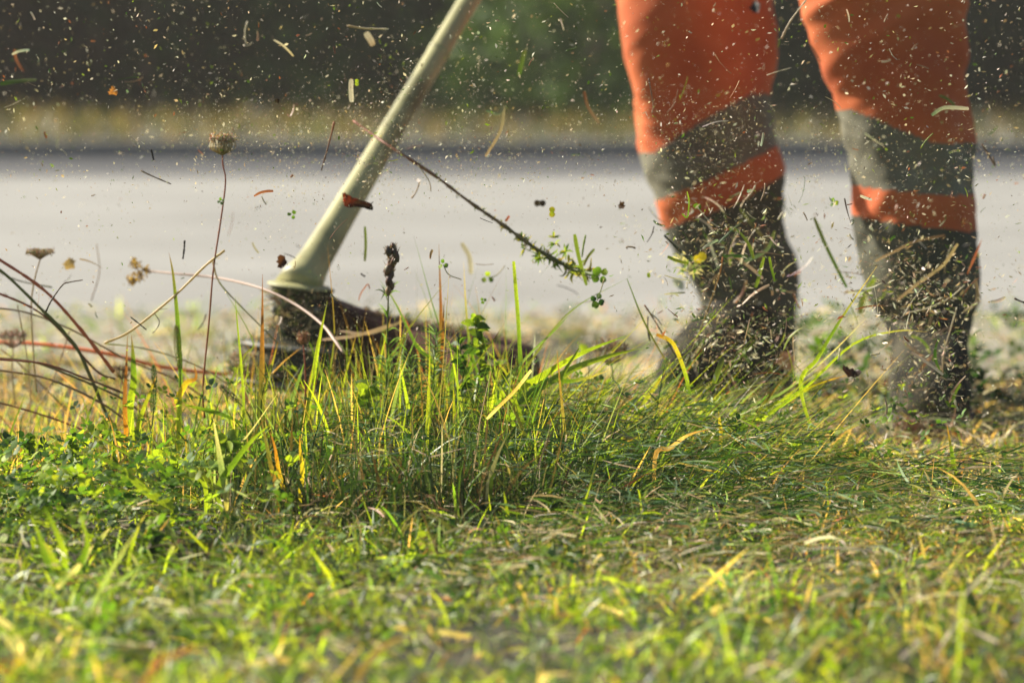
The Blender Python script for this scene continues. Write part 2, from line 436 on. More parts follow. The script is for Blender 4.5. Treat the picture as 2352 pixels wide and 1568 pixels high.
# fine criss-crossing culms leaning right out of the clump
def culms(n, x0, x1, y0, y1, l0, l1, pal, wts, azm=0.1, azs=0.6, t0=0.7, t1=1.2):
    x = rng.uniform(x0, x1, n); y = rng.uniform(y0, y1, n)
    c = pick(pal, wts, n)
    return blades(on_ground(x, y), rng.uniform(l0, l1, n), rng.normal(azm, azs, n), rng.uniform(t0, t1, n), rng.uniform(-0.1, 0.6, n),
                  rng.uniform(0.0010, 0.0022, n), c, c * np.array([1.2, 1.0, 0.8]), 7, curl=rng.uniform(-0.4, 0.4, n))
stuff('leaning_grass', [
    culms(380, -0.05, 0.30, 4.2, 4.75, 0.10, 0.27, [GREEN, LIME, OLIVE, BLUEG, STRAW], [4, 4, 2, 2, 1]),
    culms(170, 0.1, 0.48, 4.2, 4.6, 0.08, 0.2, [GREEN, LIME, OLIVE, STRAW, RUST], [3, 3, 3, 2, 1], azm=2.9, azs=0.5),
    culms(240, -0.95, -0.33, 4.4, 5.3, 0.06, 0.2, [TAN, REDB, BROWN, STRAW], [3, 3, 3, 3], azm=2.9, azs=0.9, t0=0.3, t1=1.3),
    culms(200, -0.95, -0.4, 4.4, 5.4, 0.04, 0.14, [TAN, STRAW, PALE, RUST], [3, 3, 1, 1], azm=0, azs=2.5, t0=0.3, t1=1.5),
], M_GRASS)['label'] = 'thin grass culms leaning and criss-crossing out of the clump'

# clover and other small round leaves
def clover(n, x0, x1, y0, y1, z0, z1, r0, r1, pal=(GREEN, LIME, DEEP), wts=(4, 4, 2), dens=None):
    x = rng.uniform(x0, x1, n); y = rng.uniform(y0, y1, n)
    keep = noise2(x, y, 6, 55) > rng.uniform(-1.4, 0.5, n)
    x, y = x[keep], y[keep]; n = len(x)
    z = ground_z(x, y) + rng.uniform(z0, z1, n)
    r = rng.uniform(r0, r1, n)
    ang = np.linspace(0, 2 * pi, 8, endpoint=False)
    shp = np.array([0.92, 1.05, 0.98, 0.9, 0.85, 0.9, 0.98, 1.05])      # notched tip at angle 0
    c = pick(list(pal), list(wts), n)
    tilt = rng.normal(0, 0.45, (n, 2)); rot = rng.uniform(0, 2 * pi, n)
    Vs = []; Cs = []
    for j in range(3):
        a = rot + j * 2 * pi / 3
        dx, dy = np.cos(a), np.sin(a)
        lx = (0.55 + 0.5 * shp[None] * np.cos(ang)[None]) * r[:, None]
        ly = (0.46 * shp[None] * np.sin(ang)[None]) * r[:, None]
        X_ = x[:, None] + lx * dx[:, None] - ly * dy[:, None]
        Y_ = y[:, None] + lx * dy[:, None] + ly * dx[:, None]
        Z_ = z[:, None] + (X_ - x[:, None]) * tilt[:, :1] + (Y_ - y[:, None]) * tilt[:, 1:] + lx * 0.25 + np.abs(ly) * 0.35
        Vs.append(np.stack([X_, Y_, Z_], -1)); Cs.append(np.repeat(c[:, None], 8, 1) * rng.uniform(0.85, 1.15, (n, 1, 1)))
    V = np.stack(Vs, 1).reshape(-1, 3); C = np.stack(Cs, 1).reshape(-1, 3)
    b = (np.arange(n * 3) * 8)[:, None]
    Fc = np.concatenate([b + np.array([[0, 1, 2, 7]]), b + np.array([[7, 2, 3, 6]]), b + np.array([[6, 3, 4, 5]])])
    return V, Fc, C
stuff('clover_leaves', [
    clover(2600, -1.1, -0.22, 3.75, 4.35, 0.01, 0.075, 0.006, 0.011),
    clover(2600, -1.1, 1.1, 2.9, 4.4, 0.008, 0.035, 0.005, 0.010, (GREEN, LIME, DEEP, BLUEG), (4, 3, 3, 1)),
    clover(700, -0.5, 0.5, 4.2, 4.6, 0.02, 0.12, 0.004, 0.008, (GREEN, DEEP, LIME), (4, 3, 3)),
    clover(900, 0.4, 1.6, 5.0, 6.4, 0.02, 0.09, 0.008, 0.016, (DEEP, GREEN), (4, 2)),
], M_LEAF)['label'] = 'small clover leaves carpeting the lawn, thickest at the left'

# rough grass of the far verge
n = 14000
x = rng.uniform(-7, 7, n); y = rng.uniform(15.25, 24, n)
b = np.stack([x, y, np.full(n, 0.05)], 1)
V_ = blades(b, rng.uniform(0.04, 0.12, n), rng.uniform(0, 2 * pi, n), rng.uniform(0, 0.7, n), rng.uniform(0, 0.8, n),
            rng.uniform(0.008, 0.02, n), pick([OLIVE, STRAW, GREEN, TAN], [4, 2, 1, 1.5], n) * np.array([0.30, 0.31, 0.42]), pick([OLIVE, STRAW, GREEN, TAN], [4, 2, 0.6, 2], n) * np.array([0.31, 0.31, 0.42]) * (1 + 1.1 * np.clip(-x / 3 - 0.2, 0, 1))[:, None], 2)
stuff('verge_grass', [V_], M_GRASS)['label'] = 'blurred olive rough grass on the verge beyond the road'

# ---------------------------------------------------------------- shrubs beyond the verge
def shrub(x, y, h, r, cols, wts, n, label, seed, leaf=0.09):
    rg = np.random.default_rng(seed)
    root = empty('shrub', (x, y - 2.7, 0.05))
    tag(root, label, 'shrub', 'shrubs beyond the verge')
    # clump centres, then leaves round each
    k = 46
    u = rg.uniform(0, 1, k); a = rg.uniform(0, 2 * pi, k)
    rad = r * (0.35 + 0.75 * np.sqrt(rg.uniform(0, 1, k))) * (1 - 0.5 * u ** 2)
    cx, cy, cz = rad * np.cos(a), rad * np.sin(a), 0.03 + u * h * 0.93
    ci = rg.integers(0, k, n)
    s = 0.18 * r + 0.08
    px = cx[ci] + rg.normal(0, s, n); py = cy[ci] + rg.normal(0, s, n); pz = np.abs(cz[ci] + rg.normal(0, s * 0.8, n)) + 0.01
    cc = np.array(cols)[rg.choice(len(cols), k, p=np.array(wts) / sum(wts))][ci] * rg.uniform(0.6, 1.4, (n, 1))
    d1 = rg.normal(0, 1, (n, 3)); d1 /= np.linalg.norm(d1, axis=1, keepdims=True)
    d2 = np.cross(d1, rg.normal(0, 1, (n, 3))); d2 /= np.linalg.norm(d2, axis=1, keepdims=True)
    l = rg.uniform(0.6, 1.2, (n, 1)) * leaf
    c = np.stack([px, py, pz], 1)
    V = np.stack([c - d1 * l, c + d2 * l * 0.35, c + d1 * l, c - d2 * l * 0.35], 1).reshape(-1, 3)
    link_mesh('crown', mesh_np('crown', V, np.arange(n * 4).reshape(-1, 4), np.repeat(cc, 4, 0)), M_BUSH, root, smooth=False)
    bm = bmesh.new()
    for j in range(5):
        aa = rg.uniform(0, 2 * pi); tip = Vector((cos(aa) * r * 0.5, sin(aa) * r * 0.5, h * 0.7))
        for q in range(5):
            p0 = tip * (q / 5) + Vector((cos(aa) * 0.05, sin(aa) * 0.05, 0)); p1 = tip * ((q + 1) / 5) + Vector((cos(aa) * 0.05, sin(aa) * 0.05, 0))
            ret = bmesh.ops.create_cone(bm, cap_ends=True, segments=7, radius1=0.035 * (1 - q / 6), radius2=0.035 * (1 - (q + 1) / 6), depth=(p1 - p0).length)
            mt = Matrix.Translation((p0 + p1) / 2) @ (p1 - p0).to_track_quat('Z', 'Y').to_matrix().to_4x4()
            bmesh.ops.transform(bm, matrix=mt, verts=ret['verts'])
    me = bpy.data.meshes.new('trunk'); bm.to_mesh(me); bm.free()
    link_mesh('trunk', me, M_BARK, root)
    return root
BD = [(0.03, 0.042, 0.014), (0.055, 0.08, 0.02), (0.08, 0.05, 0.025)]
BR = [(0.12, 0.065, 0.04), (0.06, 0.05, 0.025)]
BG = [(0.10, 0.17, 0.025), (0.05, 0.08, 0.02)]
specs = [
    (-4.6, 24.6, 2.6, 1.1, BD, [5, 2, 1], 'dark shrub at the far left beyond the verge'),
    (-3.3, 24.2, 2.8, 1.0, BD, [4, 3, 0.3], 'dark shrub second from the left beyond the verge'),
    (-2.1, 24.4, 2.6, 1.0, BR, [4, 2], 'brownish shrub behind the dried umbel on the left'),
    (-1.05, 24.2, 2.7, 0.9, BG, [1, 4], 'dark olive shrub just left of the trimmer shaft'),
    (-0.1, 24.6, 2.8, 0.9, BD, [3, 3, 0.3], 'dark shrub behind the top of the trimmer shaft'),
    (0.75, 25.2, 2.6, 0.85, BG, [1, 3], 'dark green shrub between the shaft and the orange trousers'),
    (1.6, 24.3, 2.8, 0.9, BD, [4, 2, 0.2], 'dark shrub behind the left trouser leg'),
    (2.5, 24.4, 2.8, 0.9, BD, [5, 1, 0.1], 'dark shrub behind the right trouser leg'),
    (3.4, 24.2, 2.7, 1.0, BD, [5, 1, 0.1], 'dark shrub at the right edge beyond the verge'),
    (4.7, 24.6, 2.7, 1.1, BD, [5, 2, 0.4], 'dark shrub past the right edge beyond the verge'),
]
for j, s in enumerate(specs):
    shrub(*s[:6], 6500, s[6], 100 + j)
shrub(0.30, 21.8, 1.5, 0.42, [(0.11, 0.20, 0.03)], [1], 2400, 'small bright green sapling in front of the dark shrubs', 140, 0.06)
shrub(-0.05, 21.9, 0.62, 0.26, [(0.07, 0.13, 0.03)], [1], 500, 'low green sapling right of the trimmer shaft', 141, 0.06)
# a second row closes the gaps
for j in range(7):
    shrub(-6 + j * 2.0, 27.0 + 0.3 * (j % 2), 3.6, 1.5, BD, [4, 3, 1], 6000, 'dark taller shrub in the back row beyond the verge', 200 + j, 0.13)

# ---------------------------------------------------------------- ribbons and stems drawn through points
def spline(pts, n):
    pts = [Vector(p) for p in pts]
    if len(pts) == 2: return [pts[0].lerp(pts[1], i / (n - 1)) for i in range(n)]
    Q = [pts[0] * 2 - pts[1]] + pts + [pts[-1] * 2 - pts[-2]]
    out = []
    m = len(pts) - 1
    for i in range(n):
        u = i / (n - 1) * m
        k = min(int(u), m - 1); t = u - k
        a, b, c, d = Q[k:k + 4]
        out.append(0.5 * ((2 * b) + (-a + c) * t + (2 * a - 5 * b + 4 * c - d) * t * t + (-a + 3 * b - 3 * c + d) * t ** 3))
    return out

def add_tube(mb, pts, r0, r1, c0, c1, n=14, k=6, wob=0.0):
    S = spline(pts, n)
    ref = Vector((0.3, 1, 0.2)).normalized()
    vs = []; cs = []
    for i, p in enumerate(S):
        t = i / (n - 1)
        tg = (S[min(i + 1, n - 1)] - S[max(i - 1, 0)]).normalized()
        a = tg.cross(ref)
        if a.length < 0.05: a = tg.cross(Vector((1, 0, 0.3)))
        a.normalize(); b = tg.cross(a)
        r = lerp(r0, r1, t) * (1 + wob * random.uniform(-1, 1))
        for j in range(k):
            an = 2 * pi * j / k
            vs.append(p + a * (cos(an) * r) + b * (sin(an) * r)); cs.append(mixc(c0, c1, t))
    fs = [(i * k + j, i * k + (j + 1) % k, (i + 1) * k + (j + 1) % k, (i + 1) * k + j) for i in range(n - 1) for j in range(k)]
    fs.append(tuple(range(k - 1, -1, -1))); fs.append(tuple((n - 1) * k + j for j in range(k)))
    mb.add(vs, fs, cs)
    return S

def add_blade(mb, pts, w, cols, n=18, face=0.3, fold=0.25, twist=0.0, tip=True, thick=None):
    """a grass blade: folded ribbon with a mid rib; cols = list of colours along it"""
    S = spline(pts, n)
    vs = []; cs = []
    for i, p in enumerate(S):
        t = i / (n - 1)
        tg = (S[min(i + 1, n - 1)] - S[max(i - 1, 0)]).normalized()
        view = Vector((0, -1, 0.0))
        s = tg.cross(view); 
        if s.length < 1e-3: s = Vector((1, 0, 0))
        s.normalize(); nn = tg.cross(s)
        a = face + twist * t
        side = s * cos(a) + nn * sin(a); up = nn * cos(a) - s * sin(a)
        prof = (min(1, 0.35 + t * 2.0) * (1 - max(0, (t - 0.35) / 0.65) ** 1.7)) if tip else min(1, 0.7 + 2 * t) * min(1, 0.75 + 2 * (1 - t))
        hw = max(w * 0.5 * prof, w * 0.02)
        u = t * (len(cols) - 1); k = min(int(u), max(len(cols) - 2, 0))
        c = mixc(cols[k], cols[min(k + 1, len(cols) - 1)], u - k)
        j = random.uniform(0.9, 1.1)
        vs += [p - side * hw + up * hw * fold, p, p + side * hw + up * hw * fold]
        cs += [tuple(q * j for q in c), tuple(q * 0.8 for q in c), tuple(q * j * 1.05 for q in c)]
    fs = []
    for i in range(n - 1):
        fs += [(i * 3, i * 3 + 1, i * 3 + 4, i * 3 + 3), (i * 3 + 1, i * 3 + 2, i * 3 + 5, i * 3 + 4)]
    mb.add(vs, fs, cs)

def PX(pts, d, dd=0.0):
    m = max(len(pts) - 1, 1)
    return [P(p[0], p[1], (p[2] if len(p) > 2 else d + dd * i / m)) for i, p in enumerate(pts)]

def blade_thing(pts, d, w, cols, label, name='grass_shoot', cat='grass blade', group='grass blades standing out of the clump', mat=None, dd=0.0, **kw):
    tone = {REDB: (0.17, 0.070, 0.030), RUST: (0.23, 0.11, 0.035), ORANGE: (0.42, 0.19, 0.02)}
    cols = [tone.get(tuple(c), c) for c in cols]
    p3 = PX(pts, d, dd)
    if p3[0].z < 0.13 and pts[0][1] > pts[-1][1] + 25 and kw.get('tip', True):      # rooted in the ground
        a = p3[0]; g = float(ground_z(a.x, a.y))
        if a.z > g + 0.004:
            lean = (a.x - p3[1].x) / max(a.z - p3[1].z, 0.02) if abs(a.z - p3[1].z) > 0.01 else 0
            lean = max(-0.6, min(0.6, lean))
            p3 = [Vector((a.x - lean * (a.z - g) * 0.6, a.y, g - 0.003))] + p3
    mb = MB(); add_blade(mb, p3, w * (0.6 if d < 4.1 else 0.85), cols, **kw)
    return tag(mb.build(name, mat or M_GRASS), label, cat, group)

def stem_thing(pts, d, r0, r1, c0, c1, label, name='dry_stalk', cat='stalk', group='stems standing or flying by the clump', dd=0.0, n=26, wob=0.12, extra=None):
    c0 = tuple(min(.8, z * 1.45) for z in c0); c1 = tuple(min(.8, z * 1.45) for z in c1)
    mb = MB(); S = add_tube(mb, PX(pts, d, dd), r0 * .85, r1 * .85, c0, c1, n=n + 10, wob=wob + .08)
    if extra: extra(mb, S)
    return tag(mb.build(name, M_STEM), label, cat, group)

# upright broad blades of the clump
B = blade_thing
B([(606, 1110), (600, 980), (602, 820), (603, 630)], 4.38, 0.0115, [LIME, LIME, GREEN, OLIVE, RUST, REDB], 'broad upright blade with a rust brown tip in front of the trimmer neck', face=0.1, n=26)
B([(1012, 1000), (1014, 850), (1013, 720), (1008, 560)], 4.50, 0.0085, [GREEN, OLIVE, GREEN, REDB, BROWN], 'upright olive blade with a brown tip right of the dark seed stalk', n=26)
B([(1014, 930), (1015, 830), (1020, 690)], 4.40, 0.009, [LIME, GREEN, RUST, RUST], 'short upright blade with a reddish tip below the clover sprig', n=20)
B([(290, 1010), (287, 930), (290, 850), (293, 765)], 4.40, 0.0065, [YELL, ORANGE, RUST, REDB, BROWN], 'upright blade turning red and yellow at the left of the clump')
B([(300, 950), (307, 880), (306, 820), (302, 770)], 4.43, 0.010, [LIME, LIME, GREEN, BROWN], 'yellow green blade hugging the red blade at the left')
B([(415, 900), (412, 800), (405, 700), (397, 625), (388, 580)], 4.42, 0.0065, [LIME, GREEN, GREEN, OLIVE, BROWN], 'narrow upright blade rising behind the left foxtail')
B([(412, 945), (408, 920), (428, 880), (450, 868), (446, 835)], 4.40, 0.0095, [LIME, LIME, YELL, RUST, RUST], 'bent yellow blade with a curled brown tip beside the left foxtail', n=26, tip=True)
B([(425, 930), (460, 940), (500, 950), (540, 965), (580, 985)], 4.36, 0.011, [LIME, GREEN, GREEN, DEEP], 'green blade lying level above the clover at the left', face=0.9)
B([(690, 1010), (708, 940), (730, 800), (752, 690)], 4.42, 0.0095, [GREEN, LIME, LIME, LIME, OLIVE], 'broad lime blade leaning right in front of the black gear housing', n=24)
B([(760, 1000), (755, 880), (768, 760), (752, 560)], 4.48, 0.0035, [GREEN, GREEN, OLIVE, RUST], 'thin tall blade with a reddish tip beside the gear housing')
B([(560, 960), (555, 850), (545, 740), (540, 680)], 4.35, 0.0035, [GREEN, LIME, GREEN], 'thin green blade left of the broad rust-tipped blade')
B([(520, 930), (560, 820), (580, 780), (500, 640)], 4.5, 0.003, [GREEN, OLIVE, GREEN], 'fine blade arching left across the cutting head')
B([(1190, 980), (1195, 880), (1192, 760), (1180, 600)], 4.42, 0.0055, [GREEN, GREEN, LIME], 'straight green blade cut off square at its top', tip=False)
B([(860, 930), (900, 820), (950, 740), (1030, 640)], 4.45, 0.003, [GREEN, OLIVE, OLIVE], 'fine blade leaning right behind the dark seed stalk')
B([(1000, 860), (960, 800), (935, 750), (905, 690), (870, 640)], 4.5, 0.0045, [GREEN, GREEN, BLUEG], 'green blade leaning left from the middle of the clump')
B([(1080, 900), (1055, 820), (1010, 750), (950, 540)], 4.52, 0.0035, [GREEN, DEEP, GREEN], 'thin dark blade crossing left of the olive blade')
B([(1100, 900), (1080, 800), (1070, 700), (1065, 600)], 4.55, 0.004, [GREEN, GREEN, STRAW], 'thin blade right of the olive upright blade')
B([(1120, 960), (1180, 890), (1260, 770), (1330, 700), (1440, 640)], 4.5, 0.0032, [GREEN, OLIVE, GREEN], 'long thin blade running up right toward the flying clover')
B([(1440, 640), (1480, 740), (1530, 830), (1560, 880)], 4.45, 0.0028, [GREEN, OLIVE, STRAW], 'thin culm slanting down right of the flying clover')
B([(1120, 940), (1220, 880), (1330, 815), (1440, 770)], 4.40, 0.013, [GREEN, LIME, LIME, GREEN], 'broad green blade leaning right, upper one of the pair', face=0.5, n=24)
B([(1180, 950), (1290, 860), (1390, 820), (1470, 800)], 4.38, 0.011, [LIME, GREEN, LIME, LIME], 'broad green blade leaning right, lower one of the pair', face=-0.3, n=24)
B([(1118, 962), (1150, 930), (1185, 895), (1220, 850)], 4.12, 0.0045, [PALE, STRAW, STRAW, PALE], 'blurred pale straw blade slanting in front of the clump', tip=False)
B([(1840, 900), (1880, 820), (1940, 720), (2015, 610)], 4.38, 0.0060, [LIME, LIME, GREEN, STRAW], 'long lime blade leaning right between the two boots', n=26, face=0.2)
B([(1700, 960), (1800, 900), (1900, 820), (1990, 730)], 4.42, 0.004, [BLUEG, BLUEG, PALE], 'silvery blade leaning right below the long lime blade')
B([(1750, 960), (1850, 890), (1960, 790), (2060, 760), (2130, 762)], 4.42, 0.004, [GREEN, LIME, LIME, STRAW], 'arching green blade with a dry tip before the right boot', n=26)
B([(1640, 1010), (1750, 960), (1860, 890), (1950, 860)], 4.40, 0.0065, [LIME, GREEN, LIME, ORANGE], 'thick green blade with an orange tip under the dark leaf')
B([(1330, 800), (1290, 870), (1340, 870), (1400, 850)], 4.3, 0.0065, [LIME, GREEN, STRAW], 'folded green blade in the middle of the clump')
B([(1585, 905), (1575, 860), (1557, 810), (1540, 782), (1508, 768)], 4.40, 0.0055, [GREEN, LIME, YELL, YELL, ORANGE], 'hooked yellow green blade with a cut orange tip before the left boot', tip=False, n=24)
B([(2200, 1215), (2196, 1130), (2188, 1050), (2175, 975)], 4.38, 0.0085, [LIME, LIME, LIME, GREEN, ORANGE], 'single upright blade with an orange tip at the right', n=26)
B([(2205, 1300), (2200, 1260), (2202, 1220)], 4.20, 0.004, [STRAW, GREEN, LIME], 'short stub below the single upright blade at the right')
B([(1656, 1000), (1655, 985), (1652, 960), (1650, 940)], 4.36, 0.0055, [STRAW, YELL, YELL, YELL], 'small yellow blade standing in the leaning grass')
B([(1506, 1050), (1540, 1030), (1580, 1000), (1630, 985)], 4.12, 0.010, [TAN, BROWN, TAN, RUST], 'blurred brown curled blade in front of the leaning grass', face=0.8)
B([(860, 1030), (890, 1040), (915, 1065), (935, 1085)], 4.15, 0.0085, [PALE, BLUEG, PALE], 'pale silvery blade arching in front of the clump', face=0.9)
B([(1470, 1068), (1510, 1095), (1555, 1112), (1612, 1112)], 4.25, 0.0065, [PALE, CREAM, PALE, STRAW], 'white dry blade curved like a sickle on the lawn', face=0.6)
B([(1200, 1100), (1225, 1060), (1245, 1010)], 4.3, 0.005, [LIME, GREEN], 'short lime blade in front of the dark centre of the clump')
B([(738, 1110), (770, 1100), (800, 1085), (815, 1060)], 4.12, 0.006, [YELL, ORANGE, YELL], 'orange yellow blade lying curved on the lawn')
B([(1100, 1190), (1105, 1130), (1115, 1060)], 4.2, 0.0035, [RUST, RUST, STRAW], 'thin reddish blade standing in front of the dark clump centre')
# blurred tufts at the near left
B([(470, 1110), (420, 1090), (330, 1060), (190, 985)], 4.02, 0.011, [LIME, LIME, GREEN, LIME], 'wide blurred blade arching left over the clover', face=0.4, n=24)
B([(470, 1120), (500, 1060), (560, 1010), (640, 900)], 4.05, 0.006, [BLUEG, BLUEG, PALE], 'long silvery blade rising right from the near tuft')
B([(400, 1170), (340, 1130), (270, 1070), (200, 1040)], 3.9, 0.016, [LIME, LIME, GREEN], 'broad blurred lime blade of the near left tuft', face=0.5)
B([(500, 1130), (540, 1060), (580, 1010), (620, 975)], 3.95, 0.011, [LIME, GREEN, LIME], 'blurred lime blade leaning right in the near tuft')
B([(520, 1150), (510, 1080), (500, 1020), (490, 960)], 3.95, 0.012, [STRAW, BLUEG, PALE], 'pale grey blade standing in the near tuft')
B([(130, 1330), (110, 1290), (90, 1230), (70, 1180)], 3.6, 0.011, [GREEN, GREEN, LIME], 'blurred dull green blade leaning left at the lower left')
B([(150, 1310), (145, 1260), (120, 1200), (100, 1160)], 3.62, 0.011, [GREEN, LIME, GREEN], 'wide blurred green blade at the lower left')
B([(160, 1330), (190, 1280), (200, 1240), (180, 1170)], 3.62, 0.012, [LIME, GREEN, LIME], 'blurred green blade curving over at the lower left')
B([(130, 1350), (150, 1330), (185, 1295)], 3.5, 0.008, [PALE, BLUEG, PALE], 'short blurred silvery blade at the lower left', tip=False)
B([(640, 1150), (625, 1080), (610, 1010), (598, 950)], 4.0, 0.009, [OLIVE, RUST, OLIVE, BROWN], 'dull olive blade with rust streaks left of centre')
B([(655, 1150), (640, 1080), (632, 1030), (620, 990)], 4.0, 0.008, [LIME, YELL, ORANGE, RUST], 'orange yellow blade left of centre in the near grass')
B([(690, 1140), (695, 1080), (690, 1040), (688, 1000)], 4.02, 0.009, [LIME, YELL, YELL, ORANGE], 'yellow blade standing beside the orange yellow blade')
B([(10, 1460), (40, 1500), (75, 1540), (100, 1580)], 3.2, 0.011, [PALE, CREAM, PALE], 'blurred white straw in the bottom left corner', tip=False)
B([(-20, 1410), (20, 1440), (60, 1490)], 3.25, 0.010, [PALE, CREAM, PALE], 'blurred white straw at the left edge near the bottom', tip=False)
B([(2180, 1400), (2240, 1450), (2300, 1510), (2370, 1560)], 3.25, 0.009, [PALE, BLUEG, PALE], 'pale dry stalk lying in the bottom right corner', tip=False)
B([(900, 1440), (1000, 1450), (1080, 1462)], 3.3, 0.007, [STRAW, PALE, STRAW], 'blurred straw lying level near the bottom centre', tip=False)
B([(560, 1530), (640, 1515), (720, 1530)], 3.15, 0.010, [PALE, TAN, PALE], 'blurred tan straw at the bottom left of centre', tip=False)
B([(880, 1280), (980, 1276), (1090, 1275)], 3.7, 0.008, [LIME, GREEN, LIME], 'long green blade lying level left of centre', face=1.0)
B([(1150, 1158), (1260, 1170), (1380, 1172)], 3.95, 0.008, [LIME, GREEN, GREEN], 'long green blade lying level in the middle of the lawn', face=1.0)
B([(1550, 1060), (1650, 1085), (1780, 1110), (1900, 1150), (1960, 1175)], 4.2, 0.006, [TAN, STRAW, TAN, RUST], 'long dry brown stalk lying on the lawn right of centre', face=0.8)
B([(1440, 1450), (1470, 1468), (1500, 1455), (1545, 1470)], 3.4, 0.010, [STRAW, GREEN, STRAW], 'short pale blade beside the fallen orange leaf')

for (tx, ty, lx) in [(95, 1240, -50), (215, 1250, 45), (255, 1210, 60), (300, 1270, -40), (60, 1200, -30), (335, 1180, 40), (410, 1240, 50), (470, 1290, -45), (700, 1250, 40), (760, 1300, -40), (1300, 1330, 50), (1650, 1300, -45), (1850, 1290, 50), (2100, 1330, -50)]:
    B([(tx - lx, ty + 110), (tx - lx * .7, ty + 60), (tx - lx * .3, ty + 20), (tx, ty)], random.uniform(3.6, 3.8), random.uniform(.006, .011), random.choice([[GREEN, LIME, GREEN], [LIME, LIME, STRAW], [GREEN, BLUEG, PALE]]),
      'blurred blade standing up from the mown near lawn', group='blades standing up from the near lawn')
# random individual emergent blades of the clump
SPOTS = [(640, 780, 0), (500, 840, 0), (820, 760, 0), (900, 720, 0), (1120, 720, 0), (1160, 740, 1), (1260, 780, 1), (1310, 720, 1), (1540, 830, 1), (1620, 800, 1), (1690, 860, 1), (1790, 880, 1),
         (360, 860, 0), (470, 880, 0), (700, 830, 0), (960, 760, 0), (1060, 760, 0), (1400, 860, 1), (1480, 870, 1), (2060, 1000, 1), (2290, 1060, 0), (2140, 1030, 0), (230, 880, 0), (60, 900, 0)]
for j, (sx, sy, r) in enumerate(SPOTS):
    w = random.choice([0.003, 0.004, 0.005, 0.007])
    bx = sx - random.uniform(20, 60) - (random.uniform(60, 160) if r else 0)
    by = min(sy + random.uniform(180, 260), 1130)
    cols = random.choice([[LIME, GREEN, OLIVE], [GREEN, LIME, RUST], [GREEN, BLUEG, GREEN], [OLIVE, GREEN, REDB]])
    B([(bx, by), (lerp(bx, sx, 0.4) - 8, lerp(by, sy, 0.45)), (lerp(bx, sx, 0.8) - 4, lerp(by, sy, 0.8)), (sx, sy)], random.uniform(4.3, 4.6), w, cols,
      ('slender blade rising from the tangled grass clump' if not r else 'slender blade leaning right out of the tangled clump'), group='slender blades of the clump')

# arching red and olive stems at the left
S_ = stem_thing
S_([(-60, 560), (0, 597), (100, 665), (180, 750), (262, 855)], 4.5, 0.0022, 0.0028, REDB, RUST, 'red brown stem arching down from the left edge, uppermost of its bunch')
S_([(-60, 590), (0, 620), (90, 705), (170, 790), (210, 870), (250, 960), (330, 1080)], 4.5, 0.0026, 0.0026, OLIVE, (0.10, 0.09, 0.03), 'olive stem arching down from the left edge below the red one')
S_([(-60, 655), (0, 675), (70, 705), (130, 750), (220, 850), (265, 870)], 4.5, 0.0018, 0.0016, REDB, BROWN, 'thin brown stem crossing the olive stem at the left')
S_([(-60, 705), (0, 708), (70, 720), (170, 760), (300, 830), (420, 880), (560, 985)], 4.6, 0.0012, 0.0016, BROWN, TAN, 'thin brown stem running right from the left edge')
S_([(-60, 815), (0, 825), (100, 835), (200, 870), (290, 905)], 4.45, 0.0014, 0.0018, REDB, BROWN, 'red brown stem lying nearly level at the left edge')
S_([(-60, 815), (0, 822), (80, 832), (180, 870), (280, 915), (340, 960)], 4.5, 0.0013, 0.0018, OLIVE, BROWN, 'olive brown stem lying level just under the red one')
S_([(-60, 840), (0, 850), (110, 870), (240, 930), (340, 1010)], 4.48, 0.0016, 0.0018, TAN, BROWN, 'lowest brown stem of the level bunch at the left edge')
S_([(-60, 915), (0, 925), (120, 960), (230, 1005), (330, 1060)], 4.5, 0.0014, 0.0014, BROWN, REDB, 'dark brown stem low at the left edge')
S_([(-60, 590), (30, 640), (120, 660)], 4.7, 0.001, 0.001, BROWN, OLIVE, 'short thin stem behind the arching bunch')
S_([(105, 716), (118, 690), (143, 655), (160, 648), (190, 643)], 4.38, 0.0013, 0.0007, DARK, BROWN, 'dark forked twig caught on the arching stems')
S_([(516, 575), (470, 612), (400, 680), (300, 760), (240, 788)], 4.42, 0.0016, 0.0016, STRAW, STRAW, 'straight pale straw crossing behind the tall umbel stem', wob=0.05)
S_([(488, 600), (505, 650), (560, 710), (640, 790)], 4.55, 0.0014, 0.0008, STRAW, OLIVE, 'thin straw bending down right from the pale straw')
S_([(240, 788), (330, 800), (430, 830), (520, 880), (600, 960)], 4.55, 0.0016, 0.0012, PALE, TAN, 'pale stem running under the pale straw into the clump')
S_([(0, 800), (60, 850), (140, 930), (180, 1000)], 4.7, 0.0012, 0.0012, TAN, BROWN, 'tan stem sloping down through the dry grass at the left')
for (a, b_) in [((40, 700), (70, 1010)), ((160, 760), (60, 980)), ((210, 690), (222, 560)), ((330, 900), (360, 1010))]:
    S_([a, (lerp(a[0], b_[0], 0.5) + 12, lerp(a[1], b_[1], 0.5)), b_], random.uniform(4.6, 5.0), 0.0009, 0.0007, BROWN, TAN, 'hair thin dry stalk in the brown grass at the left', group='dry stalks at the left')

